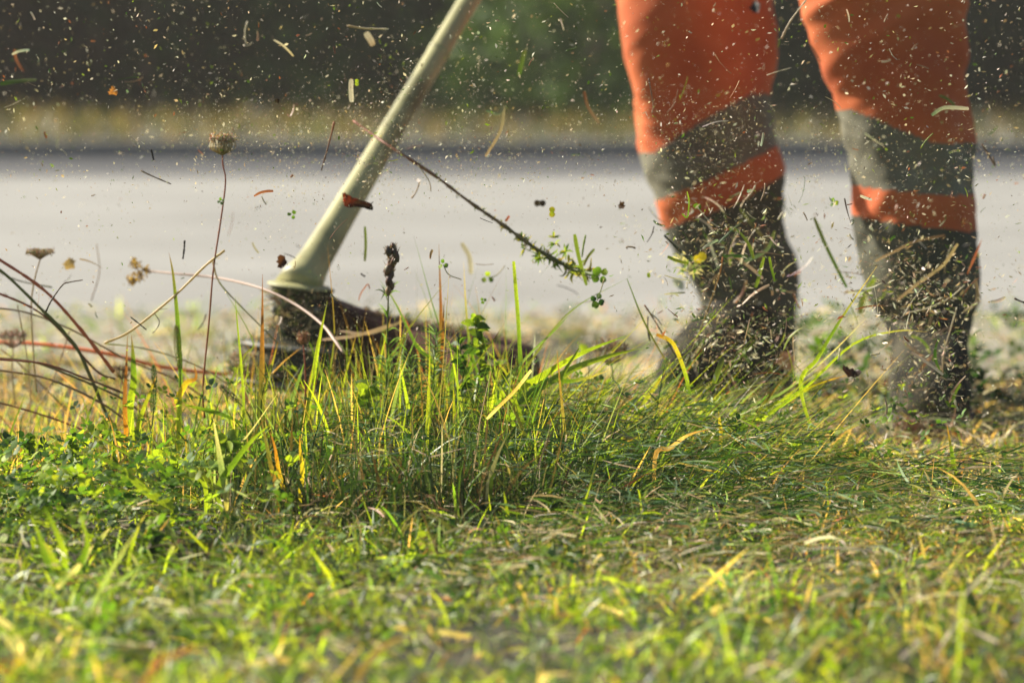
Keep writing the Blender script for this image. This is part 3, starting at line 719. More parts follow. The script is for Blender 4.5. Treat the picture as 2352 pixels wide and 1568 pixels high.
# dried umbels (wild carrot heads)
def umbel(head, r, d, stem_pts, cols, label, closed=0.7, rays=60, stem_c=(REDB, RUST), seedc=(TAN, STRAW, RUST), sr=0.0011):
    c = P(head[0], head[1], d)
    base = P(*stem_pts[-1][:2], d)
    root = empty('dried_umbel', base); tag(root, label, 'dried flower', 'dried umbels standing in the grass')
    mb = MB(); add_tube(mb, PX([head] + stem_pts, d), sr * 0.8, sr * 1.1, stem_c[0], stem_c[1], n=30, wob=0.1)
    s = mb.build('stem', M_STEM)
    mb = MB()
    for k in range(rays):
        a = random.uniform(0, 2 * pi); q = math.sqrt(random.uniform(0.02, 1))
        out = r * q
        hgt = r * (0.75 + 0.75 * closed * (1.15 - 0.35 * q)) * random.uniform(0.85, 1.1)
        tip = c + Vector((cos(a) * out * (1 - 0.18 * closed), sin(a) * out * (1 - 0.18 * closed), hgt))
        mid = c + Vector((cos(a) * out * (0.55 + 0.55 * closed), sin(a) * out * (0.55 + 0.55 * closed), hgt * 0.42))
        add_tube(mb, [c, mid, tip], 0.0006, 0.0004, seedc[0], seedc[1], n=6, k=3)
        for m in range(9):
            e = tip + Vector((random.gauss(0, r * 0.11), random.gauss(0, r * 0.11), random.gauss(0, r * 0.12)))
            u = Vector((random.gauss(0, 1), random.gauss(0, 1), random.gauss(0, 1) + 0.5)).normalized() * r * 0.09
            w = u.orthogonal().normalized() * r * 0.045
            w2 = u.cross(w).normalized() * r * 0.04
            col = tuple(z * random.uniform(0.7, 1.4) for z in random.choice(seedc))
            mb.add([e - u, e + w, e + w2, e - w, e + u], [(0, 1, 2), (0, 2, 3), (4, 2, 1), (4, 3, 2), (0, 3, 1), (4, 1, 3)], [col] * 5)
            add_tube(mb, [tip - Vector((0, 0, r * 0.1)), e], 0.0003, 0.0002, seedc[0], seedc[1], n=2, k=3)
    h = mb.build('seed_head', M_STEM, smooth=False)
    adopt(root, s, h)
    return root
umbel((511, 357), 0.0165, 4.42, [(512, 380), (518, 420), (505, 520), (490, 620), (480, 740), (466, 890), (470, 960)], None, 'tall dried umbel on a long bent red stem against the road', rays=85, seedc=(STRAW, PALE, (0.55, 0.26, 0.10), (0.7, 0.55, 0.32), TAN))
umbel((92, 596), 0.016, 4.62, [(80, 640), (72, 700), (76, 800), (84, 900)], None, 'flat tan umbel standing blurred above the arching stems', closed=-0.2, rays=40, seedc=(TAN, STRAW), stem_c=(TAN, STRAW))
umbel((30, 800), 0.018, 4.78, [(28, 850), (34, 930)], None, 'pale pinkish umbel blurred at the left edge', closed=0.4, rays=40, seedc=(PINK, TAN), stem_c=(TAN, STRAW))
umbel((697, 792), 0.0105, 4.40, [(700, 830), (702, 880), (700, 940)], None, 'small reddish umbel before the black trimmer head', closed=0.6, rays=45, seedc=(TAN, RUST, STRAW))
umbel((1404, 838), 0.022, 4.68, [(1408, 870), (1416, 940)], None, 'round tan umbel blurred right of the trimmer guard', closed=0.5, rays=55, seedc=(TAN, STRAW, BROWN), stem_c=(OLIVE, GREEN))
umbel((2092, 1030), 0.024, 4.8, [(2096, 1060), (2100, 1085)], None, 'reddish feathery umbel in front of the right boot', closed=0.9, rays=50, seedc=(RUST, TAN, OLIVE), stem_c=(OLIVE, GREEN))
umbel((280, 870), 0.013, 4.6, [(285, 900), (290, 960)], None, 'dark tan umbel where the arching stems meet', closed=0.4, rays=35, seedc=(BROWN, TAN, STRAW))
umbel((560, 850), 0.018, 4.75, [(565, 890), (570, 940)], None, 'pale straw umbel blurred against the cutting head', closed=0.4, rays=40, seedc=(STRAW, PALE, TAN))

# foxtail spikes
def foxtail(bot, top, w, d, stem_pts, col, label, bristle=1.0, stem_c=GREEN):
    a, b = P(*bot, d), P(*top, d)
    root = empty('foxtail', P(*stem_pts[-1], d)); tag(root, label, 'grass spike', 'foxtail spikes in the grass')
    mb = MB(); add_tube(mb, PX([top, bot] + stem_pts, d), 0.0006, 0.0009, stem_c, stem_c, n=20)
    s = mb.build('stem', M_STEM)
    mb = MB(); ax = b - a; Lh = ax.length; ax.normalize()
    e1 = ax.orthogonal().normalized(); e2 = ax.cross(e1)
    n = int(Lh / 0.0011) * 5
    for k in range(n):
        t = (k + 0.5) / n; an = k * 2.39996
        rr = w * 0.5 * (1 - abs(2 * t - 0.9) ** 3 * 0.6) * random.uniform(0.75, 1.05)
        rad = e1 * cos(an) + e2 * sin(an)
        e = a + ax * (t * Lh) + rad * rr
        u = (ax * 0.7 + rad * 0.5).normalized() * 0.0015
        s1 = u.cross(rad).normalized() * 0.0007; s2 = rad * 0.0006
        c = tuple(z * random.uniform(0.7, 1.45) for z in col)
        mb.add([e - u, e + s1, e + s2, e - s1, e + u, e - s2], [(0, 1, 2), (0, 2, 3), (0, 3, 5), (0, 5, 1), (4, 2, 1), (4, 3, 2), (4, 5, 3), (4, 1, 5)], [c] * 6)
        if random.random() < 0.75:
            tip = e + (ax * 0.55 + rad).normalized() * (w * random.uniform(0.5, 1.0) * bristle)
            q = rad.cross(ax) * 0.00012
            mb.add([e - q, e + q, tip], [(0, 1, 2)], [mixc(col, CREAM, 0.65)] * 3)
    h = mb.build('spike', M_LEAF, smooth=False)
    adopt(root, s, h)
foxtail((413, 845), (404, 748), 0.008, 4.42, [(414, 870), (412, 930), (408, 990)], (0.17, 0.19, 0.05), 'tall upright foxtail spike at the left against the road')
foxtail((604, 902), (622, 838), 0.009, 4.38, [(600, 930), (598, 1000)], (0.16, 0.24, 0.05), 'bright bristly foxtail leaning right before the cutting head', 1.3)
foxtail((356, 880), (352, 838), 0.0065, 4.40, [(358, 900), (352, 950)], (0.10, 0.19, 0.03), 'small green foxtail left of the tall one')
foxtail((352, 945), (352, 895), 0.0075, 4.35, [(350, 970), (345, 1030)], (0.17, 0.27, 0.04), 'lime foxtail under the small green one')
foxtail((546, 922), (505, 885), 0.008, 4.42, [(570, 950), (590, 1000)], (0.05, 0.07, 0.03), 'dark foxtail drooping left near the cutting head')
foxtail((884, 962), (908, 905), 0.0085, 4.40, [(876, 990), (870, 1040)], (0.13, 0.17, 0.04), 'olive foxtail in the middle of the clump', 1.2)
foxtail((1524, 850), (1532, 822), 0.007, 4.42, [(1515, 900), (1500, 990)], (0.22, 0.30, 0.10), 'short pale foxtail in front of the left boot', 1.6)
foxtail((806, 1090), (798, 1050), 0.009, 4.0, [(806, 1130), (802, 1180)], (0.22, 0.28, 0.10), 'blurred pale foxtail on the near lawn left of centre')
foxtail((985, 1120), (1005, 1080), 0.008, 4.05, [(975, 1150), (970, 1190)], (0.28, 0.32, 0.14), 'whitish foxtail on the near lawn at the centre')
foxtail((1490, 985), (1505, 965), 0.007, 4.3, [(1480, 1000), (1470, 1040)], (0.16, 0.2, 0.06), 'stubby foxtail among the leaning grass')
foxtail((1905, 1140), (1850, 1130), 0.010, 4.1, [(1920, 1150), (1930, 1180)], (0.28, 0.32, 0.12), 'blurred foxtail lying over the mown grass at the right')
foxtail((2145, 1215), (2125, 1160), 0.012, 4.2, [(2160, 1235), (2180, 1260)], (0.20, 0.26, 0.10), 'bristly foxtail lying near the single upright blade', 1.3)

# dark seed stalk
d = 4.43
root = empty('seed_stalk', P(888, 1000, d)); tag(root, 'dark brown seed stalk with dried pods at the centre of the clump', 'seed stalk')
mb = MB(); add_tube(mb, PX([(902, 585), (896, 620), (892, 680), (890, 760), (888, 860), (888, 1000)], d), 0.0008, 0.0014, BROWN, GREEN, n=26, wob=0.2)
stem = mb.build('stem', M_STEM)
kids = [stem]
def add_pod(mb, c, ax, l, w, col):
    ax = ax.normalized(); e1 = ax.orthogonal().normalized(); e2 = ax.cross(e1)
    n, k = 7, 8; vs = []; cs = []
    for i in range(n):
        t = i / (n - 1); r = w * max(0.12, sin(pi * min(1, t * 0.92 + 0.04)) ** 0.7)
        for j in range(k):
            a = 2 * pi * j / k
            vs.append(c + ax * ((t - 0.5) * l) + (e1 * cos(a) + e2 * sin(a)) * r * random.uniform(0.9, 1.08)); cs.append(tuple(z * random.uniform(0.7, 1.5) for z in col))
    fs = [(i * k + j, i * k + (j + 1) % k, (i + 1) * k + (j + 1) % k, (i + 1) * k + j) for i in range(n - 1) for j in range(k)] + [tuple(range(k - 1, -1, -1)), tuple((n - 1) * k + j for j in range(k))]
    mb.add(vs, fs, cs)
for (x_, y_, w_, l_) in [(892, 577, .0048, .011), (902, 573, .0055, .014), (909, 586, .0045, .015), (904, 602, .005, .016), (897, 600, .004, .010), (892, 618, .0062, .014), (897, 630, .005, .012), (893, 644, .0048, .012), (899, 656, .004, .010), (892, 668, .0042, .011)]:
    mb = MB(); c = P(x_, y_, d + random.uniform(-.004, .004))
    add_pod(mb, c, Vector((random.uniform(-.4, .4), random.uniform(-.4, .4), 1)), l_ * 1.2, w_ * 0.85, random.choice([BROWN, (0.09, 0.06, 0.04), (0.22, 0.15, 0.08)]))
    for q in range(12):
        tip = c + Vector((random.uniform(-1, 1) * w_ * 1.5, random.uniform(-1, 1) * w_, -l_ * 0.5 + random.uniform(0, 1) * l_ * 1.5))
        add_blade(mb, [c, tip], 0.0016, [BROWN, TAN, DARK], n=4, face=random.uniform(-1, 1))
    kids.append(mb.build('seed_pod', M_STEM))
mb = MB()
for q in range(46):                                     # small narrow leaves up the stem and a feathery skirt lower down
    y_ = random.choice([680, 690, 730, 760] + [random.uniform(790, 960)] * 12)
    c = P(890, y_, d); sp = 1 if y_ > 780 else 0.7
    a = random.uniform(0, 2 * pi)
    e = c + Vector((cos(a) * 0.024 * sp, sin(a) * 0.02, random.uniform(-.004, .02)))
    add_blade(mb, [c, c.lerp(e, .5) + Vector((0, 0, .004)), e], 0.0018, [GREEN, BLUEG], n=6)
kids.append(mb.build('leaves', M_LEAF))
adopt(root, *kids)

# bushy herbs woven into the clump (leafy sprigs)
def herb(x, y, h, d, n, lw, ll, pal, label):
    base = P(x, y + h, d); root = empty('herb', base); tag(root, label, 'herb', 'leafy herbs in the clump')
    mb = MB(); top = P(x + random.uniform(-10, 10), y, d)
    S = add_tube(mb, [base, base.lerp(top, .5) + Vector((random.uniform(-.006, .006), 0, 0)), top], 0.0010, 0.0006, OLIVE, GREEN, n=16)
    st = mb.build('stem', M_STEM)
    mb = MB()
    for k in range(n):
        c = S[random.randrange(4, 16)]; a = random.uniform(0, 2 * pi)
        dr = Vector((cos(a), sin(a), random.uniform(-.2, .9))).normalized() * ll * random.uniform(.6, 1.1)
        add_blade(mb, [c, c + dr * .5 + Vector((0, 0, .002)), c + dr], lw, [random.choice(pal), random.choice(pal)], n=7, face=random.uniform(-1, 1), twist=0.4)
    lv = mb.build('leaves', M_LEAF)
    adopt(root, st, lv)
herb(1095, 735, 180, 4.42, 26, 0.009, 0.020, [GREEN, LIME, DEEP], 'leafy green herb with broad toothed leaves right of centre')
herb(1050, 790, 160, 4.44, 22, 0.007, 0.018, [GREEN, DEEP], 'dark leafy herb just left of the broad-leaved one')
herb(1000, 770, 200, 4.40, 90, 0.0014, 0.028, [BLUEG, GREEN], 'feathery blue green herb in the densest part of the clump')
herb(935, 810, 200, 4.42, 80, 0.0015, 0.028, [GREEN, BLUEG], 'feathery green herb beside the dark seed stalk')
herb(852, 890, 110, 4.38, 12, 0.012, 0.022, [LIME, GREEN], 'herb with wide lime leaves left of the seed stalk')
herb(520, 1000, 110, 4.05, 14, 0.014, 0.024, [LIME, GREEN], 'blurred bright herb with wide leaves above the near tuft')
herb(60, 1010, 110, 4.2, 40, 0.007, 0.010, [GREEN, LIME], 'round leaved herb at the left edge of the clover')
herb(170, 1015, 110, 4.15, 40, 0.007, 0.010, [LIME, GREEN], 'round leaved herb second from the left edge')
herb(1265, 1130, 60, 4.0, 20, 0.006, 0.012, [LIME, DEEP], 'low herb in front of the dark centre')
herb(740, 885, 90, 4.6, 16, 0.008, 0.016, [GREEN, OLIVE], 'low herb behind the lime blade by the trimmer head')

for (x_, y_, h_, d_, n_, lw_, ll_, lb_) in [(1180, 1010, 70, 4.2, 18, .007, .016, 'dark low weed at the right foot of the dense clump'), (960, 1010, 80, 4.2, 18, .008, .018, 'low leafy weed under the seed stalk'), (860, 1060, 70, 4.1, 16, .007, .016, 'low leafy weed left of the dark clump centre'),
        (1390, 1040, 60, 4.15, 16, .006, .014, 'small weed below the leaning grass'), (1700, 1180, 40, 4.0, 16, .006, .012, 'small bright weed on the mown lawn right of centre'), (360, 1230, 50, 3.75, 14, .010, .020, 'blurred leafy weed at the left of the near lawn'),
        (1050, 1330, 40, 3.6, 14, .009, .016, 'blurred leafy weed on the near lawn at the centre'), (1950, 1380, 40, 3.55, 14, .008, .015, 'blurred leafy weed on the near lawn at the right')]:
    g_ = P(x_, y_ + h_, d_); herb(x_, y_, (784 - 0) * 0 + (48 + F * (CAMZ - float(ground_z(g_.x, d_))) / d_) - y_, d_, n_, lw_, ll_, [GREEN, LIME, DEEP], lb_)

# ---------------------------------------------------------------- the grass trimmer
def loft(name, rings, mat, parent=None, cap=True, smooth=True):
    k = len(rings[0]); V = [tuple(p) for r in rings for p in r]
    fs = [(i * k + j, i * k + (j + 1) % k, (i + 1) * k + (j + 1) % k, (i + 1) * k + j) for i in range(len(rings) - 1) for j in range(k)]
    if cap: fs += [tuple(range(k - 1, -1, -1)), tuple((len(rings) - 1) * k + j for j in range(k))]
    me = bpy.data.meshes.new(name); me.from_pydata(V, [], fs)
    return link_mesh(name, me, mat, parent, smooth)

def ring(c, a, b, r, k=40): return [c + a * (cos(2 * pi * j / k) * r) + b * (sin(2 * pi * j / k) * r) for j in range(k)]

def lathe(name, c, axis, prof, mat, k=48):
    axis = axis.normalized(); a = axis.orthogonal().normalized(); b = axis.cross(a)
    return loft(name, [ring(c + axis * z, a, b, max(r, 1e-4), k) for r, z in prof], mat)

M_SHAFT = noise_mat('dusty_cream_paint', (0.10, 0.10, 0.036), (0.35, 0.335, 0.155), 9, 0.5, 0.05, spec=0.4, lo=0.3, hi=0.5)
M_BLACK = noise_mat('dusty_black_plastic', (0.016, 0.017, 0.010), (0.075, 0.072, 0.042), 35, 0.85, 0.25, spec=0.15)
M_GUARD = noise_mat('dusty_brown_plastic', (0.035, 0.018, 0.012), (0.12, 0.055, 0.038), 22, 0.85, 0.3, spec=0.15)
M_STEEL = noise_mat('worn_steel', (0.12, 0.12, 0.105), (0.22, 0.22, 0.19), 70, 0.6, 0.05, spec=0.3, metal=0.2)
M_CORD = noise_mat('orange_nylon', (0.75, 0.13, 0.02), (0.85, 0.17, 0.03), 40, 0.4, 0.0, spec=0.5)

DT = 5.0
s0 = P(692, 650, DT); s1 = P(1082, -6, 5.42)
sd = (s1 - s0).normalized()
s_end = s0 + sd * 1.42
trim = empty('grass_trimmer', P(665, 890, DT)); tag(trim, 'cream coloured shaft trimmer with a dark cutting head and guard in the grass', 'trimmer')
kids = []
kids.append(lathe('shaft', s0, sd, [(0.031, -0.012), (0.028, 0.008), (0.024, 0.028), (0.0215, 0.05), (0.0205, 0.08), (0.0192, 0.12), (0.0176, 0.2), (0.0165, 0.3), (0.0150, 0.42), (0.0145, 0.6), (0.0145, 1.42)], M_SHAFT))
kids.append(lathe('clamp', s0 + sd * 0.475, sd, [(0.0140, 0), (0.0157, 0.001), (0.0157, 0.010), (0.0140, 0.011)], M_SHAFT))
kids.append(lathe('decal_band', s0 + sd * 0.30, sd, [(0.0160, 0), (0.0168, 0.0004), (0.0168, 0.003), (0.0160, 0.0034)], M_SHAFT))
ua = Vector((0.10, 0.02, 1)).normalized()
hc = P(668, 830, DT)
Z1 = Vector((0, 0, 1))
gb = Vector((-0.277, DT, 0.132))
kids.append(lathe('collar', gb + Vector((0, 0, 0.061)), Vector((0.12, 0, 1)), [(0.020, 0.0), (0.042, 0.0005), (0.0435, 0.002), (0.040, 0.004), (0.030, 0.007)], M_SHAFT))
kids.append(lathe('gear_case', gb, Vector((0.06, 0, 1)), [(0.001, -0.005), (0.040, -0.004), (0.042, 0.004), (0.038, 0.012), (0.036, 0.026), (0.0385, 0.030), (0.0385, 0.038), (0.036, 0.042), (0.038, 0.054), (0.042, 0.059), (0.042, 0.0605), (0.001, 0.0610)], M_BLACK))
for q in range(4):
    a = 0.6 + q * pi / 2
    kids.append(lathe('bolt', gb + Vector((cos(a) * 0.037, sin(a) * 0.037, 0.034)), Vector((cos(a), sin(a), 0)), [(0.001, 0.006), (0.004, 0.006), (0.0045, 0.0), (0.001, -0.001)], M_STEEL, 12))
kids.append(lathe('spool', hc, ua, [(0.001, -0.022), (0.060, -0.022), (0.078, -0.016), (0.080, -0.006), (0.076, 0.004), (0.068, 0.012), (0.066, 0.020), (0.050, 0.026), (0.040, 0.030), (0.036, 0.040), (0.001, 0.041)], M_BLACK))
kids.append(lathe('spool_rim', hc, ua, [(0.0655, 0.017), (0.0700, 0.018), (0.0705, 0.0215), (0.062, 0.0235)], M_STEEL))
kids.append(lathe('rider_plate', hc - ua * 0.030, ua, [(0.001, -0.006), (0.060, -0.005), (0.078, 0.0), (0.084, 0.004), (0.080, 0.0055), (0.001, 0.006)], M_STEEL))
# guard: a fan-shaped plate with a downturned skirt
def guard():
    bm = bmesh.new(); c = Vector((hc.x + 0.02, hc.y + 0.01, 0))
    A = [radians(-34 + 84 * i / 26) for i in range(27)]
    prof = [(0.03, 0.182), (0.07, 0.166), (0.13, 0.148), (0.20, 0.134), (0.27, 0.122), (0.298, 0.112), (0.306, 0.095), (0.310, 0.030)]
    top = [[bm.verts.new(c + Vector((cos(a) * r, sin(a) * r, z))) for r, z in prof] for a in A]
    bot = [[bm.verts.new(c + Vector((cos(a) * (r - 0.004), sin(a) * (r - 0.004), z - (0.004 if r < 0.30 else 0)))) for r, z in prof] for a in A]
    m = len(prof)
    for i in range(len(A) - 1):
        for j in range(m - 1):
            bm.faces.new((top[i][j], top[i][j + 1], top[i + 1][j + 1], top[i + 1][j]))
            bm.faces.new((bot[i][j], bot[i + 1][j], bot[i + 1][j + 1], bot[i][j + 1]))
        bm.faces.new((top[i][m - 1], bot[i][m - 1], bot[i + 1][m - 1], top[i + 1][m - 1]))
        bm.faces.new((top[i][0], top[i + 1][0], bot[i + 1][0], bot[i][0]))
    for i in (0, len(A) - 1):                     # side skirts
        lo = [bm.verts.new(Vector((v.co.x, v.co.y, v.co.z - 0.095 * min(1, (j + 1) / 2)))) for j, v in enumerate(top[i])]
        lo2 = [bm.verts.new(Vector((v.co.x, v.co.y, v.co.z - 0.091 * min(1, (j + 1) / 2)))) for j, v in enumerate(bot[i])]
        for j in range(m - 2):
            bm.faces.new((top[i][j], top[i][j + 1], lo[j + 1], lo[j]))
            bm.faces.new((bot[i][j], bot[i][j + 1], lo2[j + 1], lo2[j]))
    bmesh.ops.recalc_face_normals(bm, faces=bm.faces)
    me = bpy.data.meshes.new('guard'); bm.to_mesh(me); bm.free()
    return link_mesh('guard', me, M_GUARD)
kids.append(guard())
mb_cord = []
cpts = [P(560, 868, 4.99), P(490, 856, 4.98), P(430, 851, 4.97), P(350, 838, 4.96), P(260, 815, 4.96), P(150, 797, 4.98), P(60, 788, 5.0), P(-60, 785, 5.03)]
Sp = spline(cpts, 50)
rings = []
for i, p in enumerate(Sp):
    tg = (Sp[min(i + 1, 49)] - Sp[max(i - 1, 0)]).normalized(); a = tg.cross(Vector((0, 1, 0))).normalized(); b_ = tg.cross(a)
    rings.append(ring(p, a, b_, 0.0026, 8))
kids.append(loft('cutting_cord', rings, M_CORD))
mb = MB()
for q in range(420):
    if random.random() < 0.45:
        a = random.uniform(0, 2 * pi); r = 0.081 if random.random() < .6 else random.uniform(.04, .075)
        c = hc + Vector((cos(a) * r, sin(a) * r, random.uniform(-.018, .0) if r > .08 else random.uniform(0.020, 0.03)))
    elif random.random() < 0.4:
        a = random.uniform(pi, 2 * pi); c = gb + Vector((cos(a) * .041, sin(a) * .041, random.uniform(0, .06)))
    else:
        a = radians(random.uniform(-33, 48)); r = random.uniform(0.09, 0.31)
        c = Vector((hc.x + .02 + cos(a) * r, hc.y + .01 + sin(a) * r, float(np.interp(r, [.03, .07, .13, .20, .27, .298, .306], [.182, .166, .148, .134, .122, .112, .095])) + .001))
        if r > .30: c.z = random.uniform(.04, .10)
    b = random.uniform(0, 2 * pi); dr = Vector((cos(b), random.uniform(-.2, .2), sin(b) * .6)) * random.uniform(.004, .016)
    add_blade(mb, [c - dr, c + Vector((0, -.001, .001)), c + dr], random.uniform(.001, .003), [random.choice([GREEN, OLIVE, STRAW, TAN, BROWN])] * 2, n=5, face=random.uniform(-1, 1), tip=False)
sg = mb.build('stuck_grass', M_CHIP); sg['kind'] = 'stuff'; kids.append(sg)
# rear end, above the frame: grip, handle, engine
kids.append(lathe('grip', s0 + sd * 1.05, sd, [(0.0152, 0), (0.019, 0.003), (0.019, 0.14), (0.0152, 0.143)], M_BLACK))
M_ORANGEP = noise_mat('orange_plastic', (0.7, 0.16, 0.03), (0.8, 0.2, 0.04), 20, 0.4, 0.0)
kids.append(lathe('engine_housing', s_end, sd, [(0.001, -0.05), (0.045, -0.045), (0.055, 0.0), (0.10, 0.03), (0.115, 0.10), (0.11, 0.18), (0.07, 0.23), (0.001, 0.24)], M_ORANGEP))
adopt(trim, *kids)

# ---------------------------------------------------------------- the person
def fabric(name, ca, cb, rough=0.85):
    m = noise_mat(name, ca, cb, 9, rough, 0.25, spec=0.25, bdist=0.01)
    nt = m.node_tree; out = nt.nodes['Material Output']; bs = nt.nodes['Principled BSDF']
    tr = nt.nodes.new('ShaderNodeBsdfTranslucent'); tr.inputs['Color'].default_value = (*cb, 1)
    mx = nt.nodes.new('ShaderNodeMixShader'); mx.inputs[0].default_value = 0.02
    nt.links.new(bs.outputs[0], mx.inputs[1]); nt.links.new(tr.outputs[0], mx.inputs[2]); nt.links.new(mx.outputs[0], out.inputs['Surface'])
    return m
M_OR = fabric('orange_cloth', (0.42, 0.088, 0.028), (0.58, 0.15, 0.048))
M_GREY = fabric('grey_green_cloth', (0.110, 0.106, 0.074), (0.19, 0.182, 0.13))
M_DKCL = fabric('dark_grey_cloth', (0.045, 0.046, 0.03), (0.10, 0.10, 0.068))
M_BOOT = noise_mat('black_leather', (0.012, 0.012, 0.009), (0.065, 0.06, 0.042), 22, 0.95, 0.3, spec=0.12)
M_SOLE = noise_mat('rubber_sole', (0.02, 0.02, 0.02), (0.06, 0.055, 0.045), 60, 0.8, 0.3)
M_METAL = noise_mat('buckle_metal', (0.45, 0.47, 0.5), (0.6, 0.62, 0.65), 40, 0.35, 0.0, metal=0.7)

# silhouettes: y, left x, right x  (pixels), with the depth of each leg
LEG_A = [(-60, 1400, 1762), (0, 1412, 1765), (120, 1432, 1770), (230, 1452, 1768), (330, 1472, 1785), (380, 1484, 1802), (440, 1505, 1800), (500, 1527, 1798), (540, 1543, 1812), (580, 1562, 1832), (620, 1582, 1836), (680, 1605, 1830), (745, 1625, 1824)]
LEG_B = [(-60, 1848, 2222), (0, 1855, 2225), (100, 1873, 2222), (220, 1915, 2226), (300, 1940, 2240), (350, 1955, 2238), (420, 1962, 2234), (470, 1960, 2240), (530, 1966, 2240), (600, 1975, 2243), (680, 1992, 2246), (715, 2015, 2228), (780, 2050, 2216), (830, 2062, 2212)]
def interp_leg(LEG, y):
    ys_ = [l[0] for l in LEG]
    return float(np.interp(y, ys_, [l[1] for l in LEG])), float(np.interp(y, ys_, [l[2] for l in LEG]))
def leg_rings(LEG, d, hip, seed, k=120, ny=130):
    rg = random.Random(seed); rings = []; pix = []
    y1 = LEG[-1][0]; ph = [rg.uniform(0, 6.28) for _ in range(8)]
    aa = np.linspace(0, 2 * pi, k, endpoint=False); yy = np.linspace(y1, -60, ny)
    AA, YY = np.meshgrid(aa, yy)
    FN = noise2(np.cos(AA) * 1.6 + YY * 0.0035, np.sin(AA) * 1.6 + YY * 0.010, 1.0, seed) * 0.8 + 0.55 * noise2(np.cos(AA) * 2 + YY * 0.02, np.sin(AA) * 2 - YY * 0.016, 1.1, seed + 9) + 0.3 * noise2(np.cos(AA) * 3 + YY * 0.03, np.sin(AA) * 3 + YY * 0.05, 1.0, seed + 19) * (YY > 200)
    for i in range(ny):
        y = lerp(y1, -60, i / (ny - 1))
        xl, xr = interp_leg(LEG, y)
        a = P(xl, y, d); b = P(xr, y, d); c = (a + b) / 2; r = (b - a).length / 2
        R = []
        for j in range(k):
            an = 2 * pi * j / k
            f = 1 + 0.045 * sin(3 * an + ph[0] + y * 0.006) + 0.034 * sin(5 * an + ph[1] - y * 0.011) + 0.05 * FN[i, j]
            R.append(Vector((c.x + cos(an) * r * f, c.y + sin(an) * r * 0.92 * f, c.z + 0.006 * sin(an * 2 + ph[4]))))
        rings.append(R)
    top = rings[-1]; tc_ = sum(top, Vector()) / k; tr_ = (max(p.x for p in top) - min(p.x for p in top)) / 2
    for i in range(1, 13):                              # from the knee up to the hip, above the frame
        t = i / 12; c = tc_.lerp(hip, t); r = lerp(tr_, 0.115, min(1, t * 1.3))
        rings.append([Vector((c.x + cos(2 * pi * j / k) * r, c.y + sin(2 * pi * j / k) * r * 0.95, c.z)) for j in range(k)])
    return rings
DA, DB = 5.62, 5.25
person = empty('person', (0.45, 5.45, 0)); tag(person, 'person in orange work trousers with grey bands and black boots, holding the trimmer', 'person')
hipA, hipB = Vector((0.33, 5.62, 0.90)), Vector((0.49, 5.55, 0.90))
RA = leg_rings(LEG_A, DA, hipA, 3); RB = leg_rings(LEG_B, DB, hipB, 5)
bm = bmesh.new(); mats_face = []
def band_index(side, c):
    # slanted reinforcement bands, as planes through the leg; returns material slot
    if side == 0:
        px = (c.x) / DA * F + 1176; y = 48 + (CAMZ - c.z) / DA * F
        t = (px - 1500) / 260
        up = 345 - 150 * min(max(t, 0), 0.85) - 12 * sin(t * 3)
        lo1 = 462 - 120 * min(max(t, -0.2), 1.2)
        lo2 = 532 - 105 * min(max(t, -0.2), 0.75) - max(0, t - 0.75) * 150
        if y < up: return 0
        if y < lo1: return 1
        if y < lo2: return 0
        return 2
    px = (c.x) / DB * F + 1176; y = 48 + (CAMZ - c.z) / DB * F
    t = (px - 1950) / 290
    up = 250 + 75 * min(max(t * 1.6, 0), 1)
    if y < up: return 0
    if y < 425 + 22 * t: return 1
    if y < 492 + 38 * t: return 0
    return 2
for side, R in ((0, RA), (1, RB)):
    vs = [[bm.verts.new(p) for p in r] for r in R]
    k = len(R[0])
    for i in range(len(R) - 1):
        for j in range(k):
            f = bm.faces.new((vs[i][j], vs[i][(j + 1) % k], vs[i + 1][(j + 1) % k], vs[i + 1][j]))
            f.material_index = band_index(side, f.calc_center_median()) if i < 129 else 0
# seat of the trousers
k = 72
hips = []
for z, rx, ry in [(0.86, 0.19, 0.125), (0.92, 0.20, 0.135), (1.0, 0.185, 0.13), (1.06, 0.17, 0.12)]:
    hips.append([bm.verts.new(Vector((0.41 + cos(2 * pi * j / k) * rx, 5.585 + sin(2 * pi * j / k) * ry, z))) for j in range(k)])
for i in range(3):
    for j in range(k): bm.faces.new((hips[i][j], hips[i][(j + 1) % k], hips[i + 1][(j + 1) % k], hips[i + 1][j]))
bm.faces.new(hips[0][::-1])
me = bpy.data.meshes.new('trousers'); bm.to_mesh(me); bm.free()
tr_o = link_mesh('trousers', me, [M_OR, M_GREY, M_DKCL])
tr_o.data.update()

